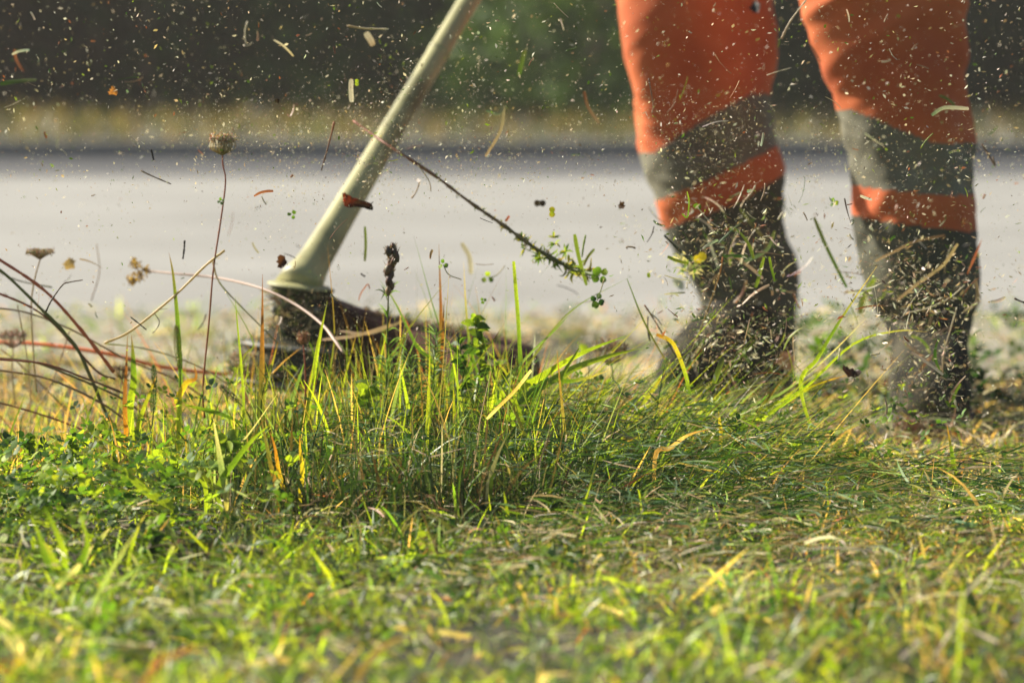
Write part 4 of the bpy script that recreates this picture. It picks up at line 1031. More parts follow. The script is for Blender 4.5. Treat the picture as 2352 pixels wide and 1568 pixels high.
def boot(toe_c, ang, name_mat=M_BOOT, top=0.27, lean=Vector((0, 0, 0)), topw=0.078):
    """foot at floor point toe_c (below the ankle), toes toward ang"""
    fx = Vector((cos(ang), sin(ang), 0)); fy = Vector((-sin(ang), cos(ang), 0))
    lv = [(0.018, .075, .150, .054), (0.04, .074, .152, .056), (0.065, .066, .146, .055), (0.085, .052, .130, .053), (0.105, .032, .108, .052), (0.12, .018, .090, .053), (top, -.004, .066, topw), (top + 0.012, -.004, .067, topw), (top + 0.02, -.004, .064, topw * .95)]
    rings = []
    for z, f, l, w in lv:
        c = toe_c + fx * f + lean * (z / top) + Vector((0, 0, z)); R = []
        for j in range(44):
            a = 2 * pi * j / 44; ca, sa = cos(a), sin(a)
            e = 0.8
            x_ = math.copysign(abs(ca) ** e, ca) * l; y_ = math.copysign(abs(sa) ** e, sa) * w * (1 - 0.12 * max(0, -ca) - 0.05 * (z < 0.1) * max(0, ca))
            R.append(c + fx * x_ + fy * y_ + Vector((0, 0, 0.004 * sin(z * 160 + a * 2) if 0.12 < z < 0.25 else 0)))
        rings.append(R)
    b = loft('boot', rings, M_BOOT)
    so = []
    for z, g in [(0.0, 0.0), (0.004, 0.004), (0.016, 0.004), (0.0185, 0.002)]:
        c = toe_c + fx * .075 + Vector((0, 0, z)); so.append([c + fx * (math.copysign(abs(cos(a)) ** .8, cos(a)) * (.152 + g)) + fy * (math.copysign(abs(sin(a)) ** .8, sin(a)) * (.055 + g) * (1 - .12 * max(0, -cos(a)))) for a in [2 * pi * j / 44 for j in range(44)]])
    s = loft('sole', so, M_SOLE, b)
    for q in range(5):
        z = 0.095 + q * 0.022; f = 0.10 - q * 0.017
        c = toe_c + fx * (f + 0.0) + lean * (z / top) + Vector((0, 0, z + 0.014))
        mbq = MB(); add_tube(mbq, [c - fy * 0.035 - Vector((0, 0, .008)), c + fx * 0.006, c + fy * 0.035 - Vector((0, 0, .008))], 0.0025, 0.0025, DARK, DARK, n=8)
        mbq.build('lace', M_STEM, b)
    return b
footA = P(1712, 893, 5.62); footA.z = 0.0; footA.x = (1738 - 1176) / F * 5.62; footA.y = 5.62
footB = Vector(((2135 - 1176) / F * 5.25, 5.25, 0.0))
topA = Vector((((1570 + 1800) / 2 - 1176) / F * 5.62, 5.62, 0)); topB = Vector((((1985 + 2232) / 2 - 1176) / F * 5.25, 5.25, 0))
b1 = boot(footA, radians(232), lean=Vector((0, 0, 0)), top=0.135, topw=0.055)
b2 = boot(footB, radians(266), lean=Vector((0, 0, 0)), top=0.135, topw=0.052)

# the body under the clothes and above the frame
M_SKIN = noise_mat('skin', (0.46, 0.27, 0.19), (0.55, 0.34, 0.25), 30, 0.55, 0.05)
gripA = s0 + sd * 1.12; gripB = s0 + sd * 0.98 + Vector((0.0, -0.01, 0.0))
J = {}
verts = []; edges = []; rad = []
def jv(name, p, r, par=None):
    J[name] = len(verts); verts.append(Vector(p)); rad.append(r)
    if par: edges.append((J[par], J[name]))
jv('pelvis', (0.41, 5.585, 0.95), 0.13)
jv('waist', (0.41, 5.58, 1.08), 0.12, 'pelvis'); jv('chest', (0.40, 5.54, 1.27), 0.145, 'waist'); jv('collar', (0.39, 5.50, 1.42), 0.11, 'chest')
jv('neck', (0.385, 5.47, 1.50), 0.055, 'collar'); jv('skull', (0.375, 5.44, 1.60), 0.085, 'neck'); jv('crown', (0.37, 5.43, 1.69), 0.075, 'skull')
for nm, sx, hx in (('a', -0.19, hipA), ('b', 0.19, hipB)):
    R = RA if nm == 'a' else RB
    jv('hip' + nm, hx + Vector((0, 0, -0.05)), 0.085, 'pelvis')
    jv('knee' + nm, sum(R[129], Vector()) / 120 + Vector((0, 0, -0.03)), 0.058, 'hip' + nm)
    ft = footA if nm == 'a' else footB
    jv('ankle' + nm, ft + Vector((0, 0, 0.12)), 0.036, 'knee' + nm)
    an = radians(232 if nm == 'a' else 266)
    jv('toe' + nm, ft + Vector((cos(an) * 0.15, sin(an) * 0.15, 0.045)), 0.026, 'ankle' + nm)
    jv('shoulder' + nm, (0.39 + sx, 5.50, 1.40), 0.062, 'collar')
    g = gripA if nm == 'a' else gripB
    el = (Vector((0.39 + sx, 5.50, 1.40)) + g) / 2 + Vector((-0.10 if nm == 'a' else 0.12, 0.02, -0.06))
    jv('elbow' + nm, el, 0.042, 'shoulder' + nm)
    wr = g + (el - g).normalized() * 0.09
    jv('wrist' + nm, wr, 0.028, 'elbow' + nm); jv('palm' + nm, g + (el - g).normalized() * 0.035, 0.026, 'wrist' + nm)
    side = sd.cross(el - g).normalized()
    for q in range(4):
        o0 = g + sd * (-0.03 + q * 0.02)
        jv('f%s%d' % (nm, q), o0 + (el - g).normalized() * 0.02 + side * 0.024, 0.009, 'palm' + nm)
        jv('g%s%d' % (nm, q), o0 - (el - g).normalized() * 0.022 + side * 0.014, 0.008, 'f%s%d' % (nm, q))
        jv('h%s%d' % (nm, q), o0 - (el - g).normalized() * 0.024 - side * 0.008, 0.007, 'g%s%d' % (nm, q))
    jv('t' + nm, g - side * 0.026 + sd * 0.02, 0.010, 'palm' + nm); jv('u' + nm, g - side * 0.018 + sd * 0.03 - (el - g).normalized() * 0.02, 0.009, 't' + nm)
me = bpy.data.meshes.new('body'); me.from_pydata([tuple(v) for v in verts], edges, [])
body = link_mesh('body', me, M_SKIN, smooth=False)
md = body.modifiers.new('skin', 'SKIN'); md.use_smooth_shade = True
for i, v in enumerate(body.data.skin_vertices[0].data):
    v.radius = (rad[i], rad[i]); v.use_root = (i == 0)
body.modifiers.new('sub', 'SUBSURF').levels = 1
# jacket as a slightly larger skin over torso and arms
jn = ['pelvis', 'waist', 'chest', 'collar', 'shouldera', 'elbowa', 'wrista', 'shoulderb', 'elbowb', 'wristb']
idx = {J[n_]: q for q, n_ in enumerate(jn)}
me = bpy.data.meshes.new('jacket'); me.from_pydata([tuple(verts[J[n_]]) for n_ in jn], [(idx[a], idx[b]) for a, b in edges if a in idx and b in idx], [])
jacket = link_mesh('jacket', me, M_OR, smooth=False)
md = jacket.modifiers.new('skin', 'SKIN'); md.use_smooth_shade = True
for i, v in enumerate(jacket.data.skin_vertices[0].data):
    r = rad[J[jn[i]]] + 0.018; v.radius = (r * 1.1, r); v.use_root = (i == 0)
jacket.modifiers.new('sub', 'SUBSURF').levels = 1
helmet = lathe('helmet', Vector((0.37, 5.43, 1.655)), Vector((0, -0.1, 1)), [(0.15, -0.004), (0.155, 0.0), (0.118, 0.012), (0.115, 0.05), (0.095, 0.095), (0.05, 0.12), (0.001, 0.126)], M_ORANGEP)
adopt(person, body, tr_o, b1, b2, jacket, helmet)

# ---------------------------------------------------------------- things flying in the air
FG = 'clippings thrown up by the trimmer'
def leaf_shape(mb, c, r, outline, ax, col, cup=0.3, col2=None):
    """a thin curled leaf: fan around a centre with a given outline; ax = (right, up) vectors"""
    R_, U_ = ax; Nn = R_.cross(U_).normalized()
    n = len(outline)
    vs = [c]; cs = [col]
    for ringk in (0.55, 1.0):
        for i, (a, q) in enumerate(outline):
            x_, y_ = cos(a) * q * r * ringk, sin(a) * q * r * ringk
            vs.append(c + R_ * x_ + U_ * y_ + Nn * (cup * (x_ * x_) / r + cup * 0.4 * y_ * abs(y_) / r))
            cs.append(mixc(col, col2 or col, ringk * 0.8) if ringk < 1 else (col2 or col))
    fs = [(0, 1 + i, 1 + (i + 1) % n) for i in range(n)] + [(1 + i, 1 + n + i, 1 + n + (i + 1) % n, 1 + (i + 1) % n) for i in range(n)]
    mb.add(vs, fs, cs)
def rnd_axes(face=0.6):
    nrm = Vector((random.uniform(-face, face), -1, random.uniform(-face, face))).normalized()
    a = random.uniform(0, 2 * pi); e1 = nrm.orthogonal().normalized(); e2 = nrm.cross(e1)
    return (e1 * cos(a) + e2 * sin(a), e2 * cos(a) - e1 * sin(a))
ROUND = [(2 * pi * i / 14, 0.82 + 0.16 * sin(i * 0.9) + 0.08 * sin(i * 2.3)) for i in range(14)]
RAG = lambda s: [(2 * pi * i / 18, random.Random(s + i).uniform(0.62, 1.12)) for i in range(18)]
def leaf_thing(x, y, d, r, col, label, outline=None, cup=0.4, face=0.6, col2=None, cat='leaf', name='leaf_fragment', ax=None, mat=None):
    mb = MB(); leaf_shape(mb, P(x, y, d), r, outline or RAG(int(x)), ax or rnd_axes(face), col, cup, col2)
    return tag(mb.build(name, mat or M_LEAF), label, cat, FG)
XZ = (Vector((1, 0, 0)), Vector((0, 0.2, 1)))
# curled brown leaf before the shaft
mb = MB()
S = spline(PX([(786, 452), (800, 462), (822, 466), (855, 475)], 4.55), 16)
for i in range(15):
    pass
vs = []; cs = []
for i, p in enumerate(S):
    t = i / 15; w = [0.0060, 0.0085, 0.0088, 0.0075, 0.0060, 0.0052, 0.0048, 0.0046][min(7, i // 2)]
    for j in range(5):
        a = (j / 4 - 0.5) * 2.2
        vs.append(p + Vector((0.0012 * sin(i * 1.7 + j), 0.010 * cos(a) - 0.008, sin(a) * w))); cs.append(tuple(z * random.uniform(.7, 1.4) for z in mixc((0.13, 0.022, 0.010), (0.018, 0.008, 0.006), min(1, t * 1.3))))
fs = [(i * 5 + j, i * 5 + j + 1, i * 5 + j + 6, i * 5 + j + 5) for i in range(15) for j in range(4)]
mb.add(vs, fs, cs); add_tube(mb, PX([(850, 478), (853, 468), (857, 464)], 4.55), 0.001, 0.0006, DARK, DARK, n=5)
tag(mb.build('curled_leaf', M_LEAF), 'curled dark red leaf flying in front of the trimmer shaft', 'leaf', FG)
leaf_thing(648, 602, 4.5, 0.0075, (0.045, 0.018, 0.010), 'torn dark brown leaf scrap beside the foot of the shaft', cup=0.9)
OUTL = [(17, 4), (20, -2), (15, -8), (6, -11), (0, -8), (-6, -10), (-12, -3), (-19, 4), (-18, 15), (-13, 9), (-9, 12), (-3, 6), (3, 9), (7, 3), (12, 6)]
leaf_thing(1955, 855, 4.05, 0.0098, (0.030, 0.012, 0.008), 'blurred dark curled leaf flying over the leaning blades at the right', outline=[(math.atan2(b, a), math.hypot(a, b) / 19) for a, b in OUTL], ax=XZ, mat=M_STEM, cup=0.9)
leaf_thing(1602, 474, 4.5, 0.0052, GREEN, 'round lime leaflet flying before the orange cuff', ROUND, 0.3, 0.3)
leaf_thing(1490, 632, 4.5, 0.0032, LIME, 'tiny round lime leaflet over the road', ROUND, 0.3, 0.3)
leaf_thing(1735, 18, 5.1, 0.009, (0.004, 0.004, 0.004), 'blurred black leaf on the upper left trouser leg', cup=0.5, mat=M_STEM)
leaf_thing(1428, 473, 4.5, 0.0050, (0.09, 0.045, 0.02), 'brown crumpled leaf scrap over the road near the orange cuff', cup=0.9)
leaf_thing(1268, 487, 4.45, 0.0062, LIME, 'small leaf half green and half red over the road', [(2 * pi * i / 14, 0.35 + 0.65 * abs(sin(pi * i / 7))) for i in range(14)], 0.2, 0.2, col2=(0.3, 0.25, 0.02), ax=XZ)
leaf_thing(1240, 467, 4.75, 0.0075, DARK, 'dark narrow leaf flying over the road', [(2 * pi * i / 14, 0.25 + 0.75 * abs(cos(pi * i / 7))) for i in range(14)], 0.2, ax=XZ)
leaf_thing(262, 210, 4.5, 0.0055, (0.5, 0.22, 0.07), 'curled orange leaf scrap against the dark shrubs', cup=1.0)
leaf_thing(820, 190, 4.45, 0.0040, LIME, 'small lime leaf scrap beside the pale strip', [(2 * pi * i / 12, 0.4 + 0.6 * abs(sin(pi * i / 6))) for i in range(12)], 0.3, 0.3, ax=XZ)
leaf_thing(637, 232, 4.4, 0.0030, DARK, 'tiny black crumb against the dark shrubs')
leaf_thing(1900, 1000, 4.3, 0.004, TAN, 'small tan scrap over the leaning grass')
leaf_thing(1808, 828, 5.0, 0.015, (0.42, 0.22, 0.15), 'large blurred pinkish brown leaf between the boots', cup=0.5)
leaf_thing(1560, 650, 5.1, 0.010, (0.45, 0.55, 0.62), 'pale bluish scrap blurred beside the left boot', cup=0.5)
leaf_thing(1340, 800, 4.9, 0.008, LIME, 'blurred lime leaf behind the leaning broad blades')
leaf_thing(1440, 1466, 3.35, 0.021, (0.55, 0.12, 0.03), 'fallen orange leaf on the lawn near the bottom', [(2 * pi * i / 16, 0.35 + 0.65 * abs(cos(pi * i / 8)) ** 1.3) for i in range(16)], 0.25, col2=(0.60, 0.28, 0.05), ax=(Vector((1, 0, -0.12)), Vector((0, 0.8, 0.5))), name='fallen_leaf')
bpy.context.scene.objects['fallen_leaf']['group'] = 'leaves lying on the lawn'
leaf_thing(1520, 1390, 3.7, 0.006, (0.6, 0.12, 0.02), 'small red orange leaf scrap on the lawn right of centre', name='fallen_leaf')
leaf_thing(640, 735, 4.5, 0.006, (0.55, 0.45, 0.40), 'pale pink scrap in front of the black gear housing')
leaf_thing(160, 605, 4.75, 0.009, TAN, 'blurred tan scrap over the road at the left')
# clover sprigs in the air
def clover_thing(x, y, d, r, label, n=3, stem=None, cols=(GREEN, LIME)):
    c = P(x, y, d); root = empty('clover_sprig', c); tag(root, label, 'clover', 'clover sprigs flying in the air')
    kids = []
    a0 = random.uniform(0, 2 * pi)
    for k in range(n):
        a = a0 + k * 2 * pi / n
        R_ = Vector((cos(a), 0.3 * sin(a * 2), sin(a))); U_ = Vector((-sin(a), 0.5 * cos(a), cos(a))).normalized()
        r_ = r * 0.8; tz = random.uniform(-.9, .9); U_ = (U_ + Vector((0, tz, 0))).normalized()
        mb = MB(); leaf_shape(mb, c + R_ * r_ * 0.95, r_ * random.uniform(.65, .85), [(2 * pi * i / 12, (1.0 if i else 0.8) * (0.9 + 0.12 * abs(sin(pi * i / 6)))) for i in range(12)], (R_, U_), random.choice(cols), 0.35)
        kids.append(mb.build('leaflet', M_LEAF))
    if stem:
        mb = MB(); add_tube(mb, PX([(x, y)] + stem, d), 0.0006, 0.0006, GREEN, STRAW, n=10, k=4); kids.append(mb.build('stalk', M_STEM))
    adopt(root, *kids)
clover_thing(671, 493, 4.45, 0.0045, 'green clover sprig flying over the road left of the shaft', 3)
clover_thing(1018, 607, 4.42, 0.0052, 'clover sprig beside the tip of the olive upright blade', 3, [(1030, 630), (1060, 642)])
clover_thing(1378, 632, 4.5, 0.0085, 'large clover at the end of the flying weed stalk', 4, [(1360, 640), (1340, 630)], (DEEP, GREEN, LIME))
clover_thing(1372, 690, 4.42, 0.0070, 'dark clover hanging under the flying weed stalk', 4, [(1382, 660), (1388, 640)], (DEEP, DEEP, GREEN))
clover_thing(1120, 638, 4.7, 0.0065, 'blurred clover pair flying behind the clump', 3, [(1140, 632), (1160, 610)])
clover_thing(1915, 465, 4.5, 0.0045, 'small clover flying between the trouser legs', 3)
clover_thing(508, 462, 4.41, 0.0035, 'tiny leaf whorl on the stem of the tall umbel', 4, None, (BLUEG, GREEN))
clover_thing(1110, 690, 4.45, 0.003, 'tiny clover low over the road right of the clump', 3)

# the long weed stalk flying from the shaft to the clover
d = 4.6
root = empty('weed_stalk', P(905, 345, d)); tag(root, 'long leafy weed stalk flying from the shaft down to the clover', 'weed stalk', FG)
mb = MB(); Sx = add_tube(mb, PX([(812, 278, 4.68), (860, 312, 4.65), (905, 343, 4.62), (1000, 405, 4.6), (1080, 465, 4.6), (1160, 520, 4.58), (1230, 570, 4.56), (1310, 615, 4.55), (1370, 632, 4.52)], d), 0.0013, 0.0030, REDB, (0.10, 0.15, 0.04), n=60, wob=0.3)
stalk = mb.build('stalk', M_STEM)
mb = MB()
for k in range(230):
    u = random.random() ** 0.55; i = int(u * 57); c = Sx[i]
    big = 0.35 + 1.0 * max(0, (i - 34) / 26)
    a = random.uniform(0, 2 * pi); ll = random.uniform(0.004, 0.016) * big + 0.002
    dr = Vector((cos(a), random.uniform(-.6, .6), sin(a))).normalized() * ll
    if 8 < i < 30 and random.random() < 0.6: continue
    add_blade(mb, [c, c + dr * .5 + Vector((random.uniform(-.3, .3) * ll, 0, random.uniform(-.3, .3) * ll)), c + dr], 0.0022 * big + 0.0006, [random.choice([GREEN, OLIVE, BROWN, GREEN]), random.choice([LIME, OLIVE, YELL, GREEN])], n=6, face=random.uniform(-1, 1), twist=1.0)
for (x_, y_) in [(1205, 545), (1230, 570), (1275, 550), (1290, 575), (1250, 590), (1300, 600), (1270, 565), (1240, 600), (1210, 580), (1330, 640)]:
    c = P(x_ + random.uniform(-10, 10), y_ + random.uniform(-10, 10), 4.57)
    for q in range(7):
        a = random.uniform(0, 2 * pi); dr = Vector((cos(a), random.uniform(-.5, .5), sin(a))) * random.uniform(.005, .012)
        add_blade(mb, [c, c + dr * .5 + Vector((0, 0, .0015)), c + dr], random.uniform(.0015, .004), [random.choice([GREEN, LIME, YELL]), random.choice([LIME, GREEN])], n=6, face=random.uniform(-1, 1))
lv = mb.build('leaves', M_LEAF)
adopt(root, stalk, lv)

# the flower head on the arching pink stem
d = 4.75
root = empty('yellow_flower', P(790, 800, 4.45)); tag(root, 'faded yellow flower head on a long arching pinkish stem', 'flower', 'flowers by the trimmer')
mb = MB(); add_tube(mb, PX([(340, 622, 4.8), (400, 628, 4.75), (500, 638, 4.7), (600, 662, 4.6), (680, 700, 4.55), (740, 745, 4.5), (768, 780, 4.46), (790, 810, 4.44)], 4.5), 0.0013, 0.0022, (0.42, 0.30, 0.24), (0.66, 0.50, 0.42), n=40, wob=0.06)
st = mb.build('stem', M_STEM)
mb = MB()
for k in range(260):
    a = random.uniform(0, 2 * pi); q = random.choice([(310, 605, 12), (318, 632, 13), (302, 645, 8), (336, 620, 7)])
    c = P(q[0] + random.gauss(0, q[2] * 0.55), q[1] + random.gauss(0, q[2] * 0.55), 4.8 + random.gauss(0, .004))
    dr = Vector((random.gauss(0, 1), random.gauss(0, 1), random.gauss(0, 1))).normalized() * 0.004
    add_blade(mb, [c, c + dr], 0.0014, [random.choice([(0.36, 0.24, 0.04), (0.26, 0.17, 0.05), (0.13, 0.08, 0.03)])], n=3, tip=False)
fh = mb.build('flower_head', M_LEAF)
adopt(root, st, fh)

# the torn tuft of leaves by the left boot
root = empty('torn_weed', P(1585, 610, 4.6)); tag(root, 'torn white green weed with a yellow leaf before the left boot', 'weed', FG)
mb = MB(); add_tube(mb, PX([(1526, 541, 4.55), (1560, 575, 4.58), (1592, 605, 4.6)], 4.6), 0.0014, 0.0019, (0.03, 0.045, 0.03), (0.12, 0.16, 0.10), n=12)
a_ = mb.build('stalk', M_STEM)
mb = MB()
for k in range(60):
    c = P(1585 + random.gauss(0, 12), 612 + random.gauss(0, 12), 4.62 + random.gauss(0, .01)); a = random.uniform(0, 2 * pi); ll = random.uniform(.006, .018)
    dr = Vector((cos(a), random.uniform(-.5, .5), sin(a) * .8)) * ll
    add_blade(mb, [c, c + dr * .5 + Vector((0, 0, .003)), c + dr], random.uniform(.001, .005), [random.choice([CREAM, BLUEG, GREEN, PALE]), random.choice([CREAM, GREEN, LIME, BLUEG])], n=6, face=random.uniform(-1, 1))
b_ = mb.build('leaves', M_LEAF)
mb = MB(); leaf_shape(mb, P(1608, 592, 4.6), 0.009, [(2 * pi * i / 12, 0.5 + 0.5 * abs(cos(pi * i / 6))) for i in range(12)], (Vector((.8, 0, .5)), Vector((-.5, .2, .8))), YELL, 0.3)
c_ = mb.build('yellow_leaf', M_LEAF)
adopt(root, a_, b_, c_)

# hand-placed twigs, strips and straws  (points, depth, half width, colours, label)
T = [
 ([(347, 343), (350, 355), (353, 368)], 4.45, .0015, DARK, DARK, 'short black twig over the far edge of the road'),
 ([(768, 280), (757, 325), (738, 392)], 4.45, .0013, RUST, BROWN, 'long rust brown twig left of the shaft'),
 ([(323, 392), (350, 405), (393, 423)], 4.42, .0010, TAN, BROWN, 'thin bent brown straw over the road at the left'),
 ([(424, 552), (423, 572), (420, 595)], 4.45, .0013, DARK, DARK, 'black upright twig over the road at the left'),
 ([(300, 728), (318, 742), (336, 757)], 4.4, .0011, DARK, DARK, 'short black twig above the pale straw'),
 ([(355, 720), (366, 738), (360, 755), (350, 765)], 4.4, .0006, BROWN, DARK, 'curled hair thin tendril over the road at the left'),
 ([(800, 60), (840, 66), (893, 67)], 4.45, .0014, STRAW, CREAM, 'long pale strip against the shrubs at the top'),
 ([(807, 182), (806, 205), (808, 235)], 4.5, .0028, PALE, CREAM, 'wide white strip hanging against the shrubs'),
 ([(840, 75), (852, 92), (858, 105)], 4.75, .0042, PALE, TAN, 'blurred pale husk near the top left of the shaft'),
 ([(1117, 254), (1145, 262), (1157, 245), (1150, 300), (1115, 360)], 4.6, .0018, BLUEG, TAN, 'hooked pale stem against the verge right of the shaft'),
 ([(1341, 210), (1350, 245), (1376, 284)], 4.75, .0020, RUST, TAN, 'blurred orange brown straw left of the trousers'),
 ([(1795, 90), (1815, 50), (1852, 0)], 4.5, .0013, TAN, PALE, 'pale bent straw between the trouser legs at the top'),
 ([(1207, 115), (1200, 140), (1192, 175)], 4.85, .0028, OLIVE, GREEN, 'blurred green strip against the shrubs'),
 ([(1305, 88), (1325, 108), (1300, 118)], 4.5, .0010, OLIVE, GREEN, 'small forked green scrap against the shrubs'),
 ([(1870, 500), (1900, 570), (1945, 660)], 4.7, .0022, OLIVE, GREEN, 'blurred green blade falling between the boots'),
 ([(1320, 538), (1330, 590), (1348, 655)], 4.5, .0026, LIME, LIME, 'lime blade flying upright near the flying clover'),
 ([(1345, 540), (1340, 565), (1337, 590)], 4.5, .0014, LIME, LIME, 'short lime blade beside the upright one'),
 ([(1365, 572), (1350, 590), (1340, 610)], 4.55, .0016, LIME, YELL, 'yellow green blade leaning beside the flying clover'),
 ([(838, 520), (840, 560), (838, 600)], 4.6, .0016, LIME, OLIVE, 'green strip hanging right of the shaft foot'),
 ([(1060, 558), (1078, 590), (1082, 630)], 4.9, .0030, PALE, CREAM, 'blurred white strip over the road at the centre'),
 ([(960, 380), (985, 415), (990, 440)], 4.5, .0008, PALE, TAN, 'thin pale straw near the flying weed stalk'),
 ([(740, 780), (820, 770), (900, 745)], 4.6, .0020, PINK, TAN, 'blurred pinkish straw in front of the guard'),
 ([(780, 760), (850, 765), (930, 735)], 4.7, .0016, PINK, STRAW, 'second pinkish straw in front of the guard'),
 ([(1010, 780), (1090, 830), (1165, 830)], 4.75, .0030, STRAW, PALE, 'blurred tan curl in front of the guard end'),
 ([(0, 192), (40, 186), (84, 183)], 4.7, .0028, GREEN, OLIVE, 'blurred green blade at the upper left edge'),
 ([(2330, 685), (2345, 692), (2370, 700)], 4.4, .0015, BROWN, DARK, 'short brown twig at the right edge'),
 ([(2165, 860), (2168, 810), (2185, 750), (2198, 705)], 4.5, .0011, TAN, PALE, 'long thin straw before the right boot'),
 ([(2076, 720), (2130, 708), (2180, 685), (2215, 655)], 4.5, .0011, PALE, PALE, 'long pale curved straw before the right boot'),
 ([(2060, 690), (2110, 650), (2165, 610), (2200, 560)], 4.6, .0020, TAN, STRAW, 'wide tan straw leaning before the right boot'),
 ([(2010, 600), (2060, 575), (2100, 555), (2170, 540)], 4.65, .0016, TAN, BROWN, 'brown straw curving before the right shin'),
 ([(2140, 265), (2170, 248), (2225, 250)], 4.5, .0022, BLUEG, PALE, 'pale green curved strip before the right knee'),
 ([(1700, 605), (1760, 575), (1780, 530)], 4.6, .0022, BLUEG, OLIVE, 'grey green curved blade before the left boot'),
 ([(1690, 590), (1728, 618), (1752, 640)], 4.6, .0018, TAN, PINK, 'curled tan straw before the left boot'),
 ([(1755, 590), (1742, 640), (1735, 660)], 4.5, .0020, LIME, LIME, 'bright lime strip before the left boot'),
 ([(1650, 560), (1680, 530), (1700, 515)], 4.5, .0014, BLUEG, OLIVE, 'short grey green strip over the left cuff'),
 ([(1640, 880), (1650, 850), (1660, 820)], 4.2, .0030, LIME, OLIVE, 'blurred green strip low before the left boot'),
 ([(1930, 800), (1925, 830)], 4.3, .0012, CREAM, PALE, 'small white strip above the black leaf'),
 ([(1700, 480), (1730, 520), (1760, 560), (1740, 600)], 4.7, .0022, OLIVE, BROWN, 'blurred olive curl over the left shin'),
 ([(1712, 460), (1728, 440), (1735, 425)], 4.5, .0012, TAN, PALE, 'pale curl below the left orange band'),
 ([(1490, 180), (1500, 240), (1497, 260)], 4.5, .0009, BROWN, TAN, 'thin brown curl over the left trouser leg'),
 ([(1480, 700), (1500, 730), (1560, 830)], 4.5, .0012, RUST, OLIVE, 'thin rusty culm hanging before the left boot'),
 ([(1525, 950), (1600, 780), (1650, 640), (1660, 590)], 4.5, .0011, GREEN, ORANGE, 'long thin culm with an orange tip rising past the left boot'),
 ([(2255, 330), (2285, 380), (2280, 360)], 4.6, .0013, BROWN, TAN, 'brown hooked straw right of the right knee'),
 ([(2240, 640), (2245, 690), (2215, 715)], 4.7, .0022, TAN, STRAW, 'tan hooked straw right of the right boot'),
 ([(2040, 900), (2044, 960), (2048, 1000)], 4.7, .0022, BLUEG, PALE, 'pale blurred strip low before the right boot'),
 ([(2010, 640), (1985, 680), (1975, 720)], 4.9, .0040, LIME, OLIVE, 'blurred lime leaf strip beside the right boot'),
 ([(2205, 880), (2193, 900), (2185, 925)], 4.5, .0026, LIME, GREEN, 'bright green strip low at the right boot'),
]
for (pts, d, r, c0, c1, lb) in T:
    strip = r >= .0016
    mb = MB()
    if strip: add_blade(mb, PX(pts, d), r * 2, [c0, mixc(c0, c1, .5), c1], n=16, face=random.uniform(-.4, .4), tip=False, twist=random.uniform(-.5, .5))
    else: add_tube(mb, PX(pts, d), r * 0.9, r * 0.7, c0, c1, n=16, wob=.25)
    tag(mb.build('flying_strip' if strip else 'flying_twig', M_CHIP if strip else M_STEM), lb, 'clipping' if strip else 'twig', FG)

# individual larger clippings in the air, labelled by what they look like and where they fly
def region(x, y):
    if 1440 < x < 1800 and y < 880: return 'before the left trouser leg' if y < 560 else 'before the left boot'
    if 1900 < x < 2250 and y < 960: return 'before the right trouser leg' if y < 560 else 'before the right boot'
    if y < 255: return 'against the dark shrubs'
    if y < 400: return 'against the olive verge'
    if y < 760: return 'over the pale road'
    return 'low over the grass'
KIND = {'pale straw': PALE, 'tan': TAN, 'green': GREEN, 'lime': LIME, 'rust brown': RUST, 'dark brown': (0.05, 0.03, 0.02), 'white': CREAM}
def fly_xy():
    u = random.random()
    if u < 0.30: return random.uniform(1480, 1850), random.uniform(430, 880)
    if u < 0.52: return random.uniform(1940, 2300), random.uniform(430, 950)
    if u < 0.64: return random.uniform(1450, 2300), random.uniform(0, 430)
    if u < 0.86: return random.uniform(0, 1450), random.uniform(330, 740)
    return random.uniform(0, 1450), random.uniform(0, 330)
for k in range(270):
    x_, y_ = fly_xy(); d = random.gauss(4.5, 0.17)
    if random.random() < 0.2: d = random.uniform(4.7, 5.1)
    bright = y_ < 400 or 1500 < x_ < 1840 or 1950 < x_ < 2240
    cn = random.choice(['pale straw', 'pale straw', 'tan', 'tan', 'green', 'lime', 'rust brown', 'white'] if bright else ['pale straw', 'tan', 'tan', 'green', 'rust brown', 'dark brown', 'dark brown'])
    col = KIND[cn]
    L_ = random.choice([9, 12, 16, 22, 30, 44, 60]) / 2000 * (1.35 if x_ > 1480 and y_ > 430 else 1.0)
    c = P(x_, y_, d); a = random.uniform(0, 2 * pi)
    dr = Vector((cos(a), random.uniform(-.5, .5), sin(a))); cv = Vector((-sin(a), 0, cos(a))) * random.uniform(-.2, .2)
    pts = [c - dr * L_ / 2, c - dr * L_ * .15 + cv * L_ * .5, c + dr * L_ * .2 + cv * L_ * .4, c + dr * L_ / 2]
    curly = random.random() < 0.08 and L_ > 0.01
    if curly: pts.append(c + dr * L_ * .35 - cv * L_ * 1.2)
    mb = MB(); w = random.choice([.0006, .0008, .0011, .0015, .0020])
    if random.random() < .45: add_tube(mb, pts, w * .55, w * .4, col, tuple(z * .8 for z in col), n=12, k=5, wob=.25)
    else: add_blade(mb, pts, w * 1.5, [col, tuple(z * random.uniform(.7, 1.2) for z in col)], n=12, face=random.uniform(-1.2, 1.2), twist=random.uniform(-1, 1), tip=False)
    shp = 'curled' if curly else ('long' if L_ > .014 else 'short')
    tag(mb.build('flying_clipping', M_CHIP), '%s %s clipping flying %s' % (shp, cn, region(x_, y_)), 'clipping', 'small clippings in the air')

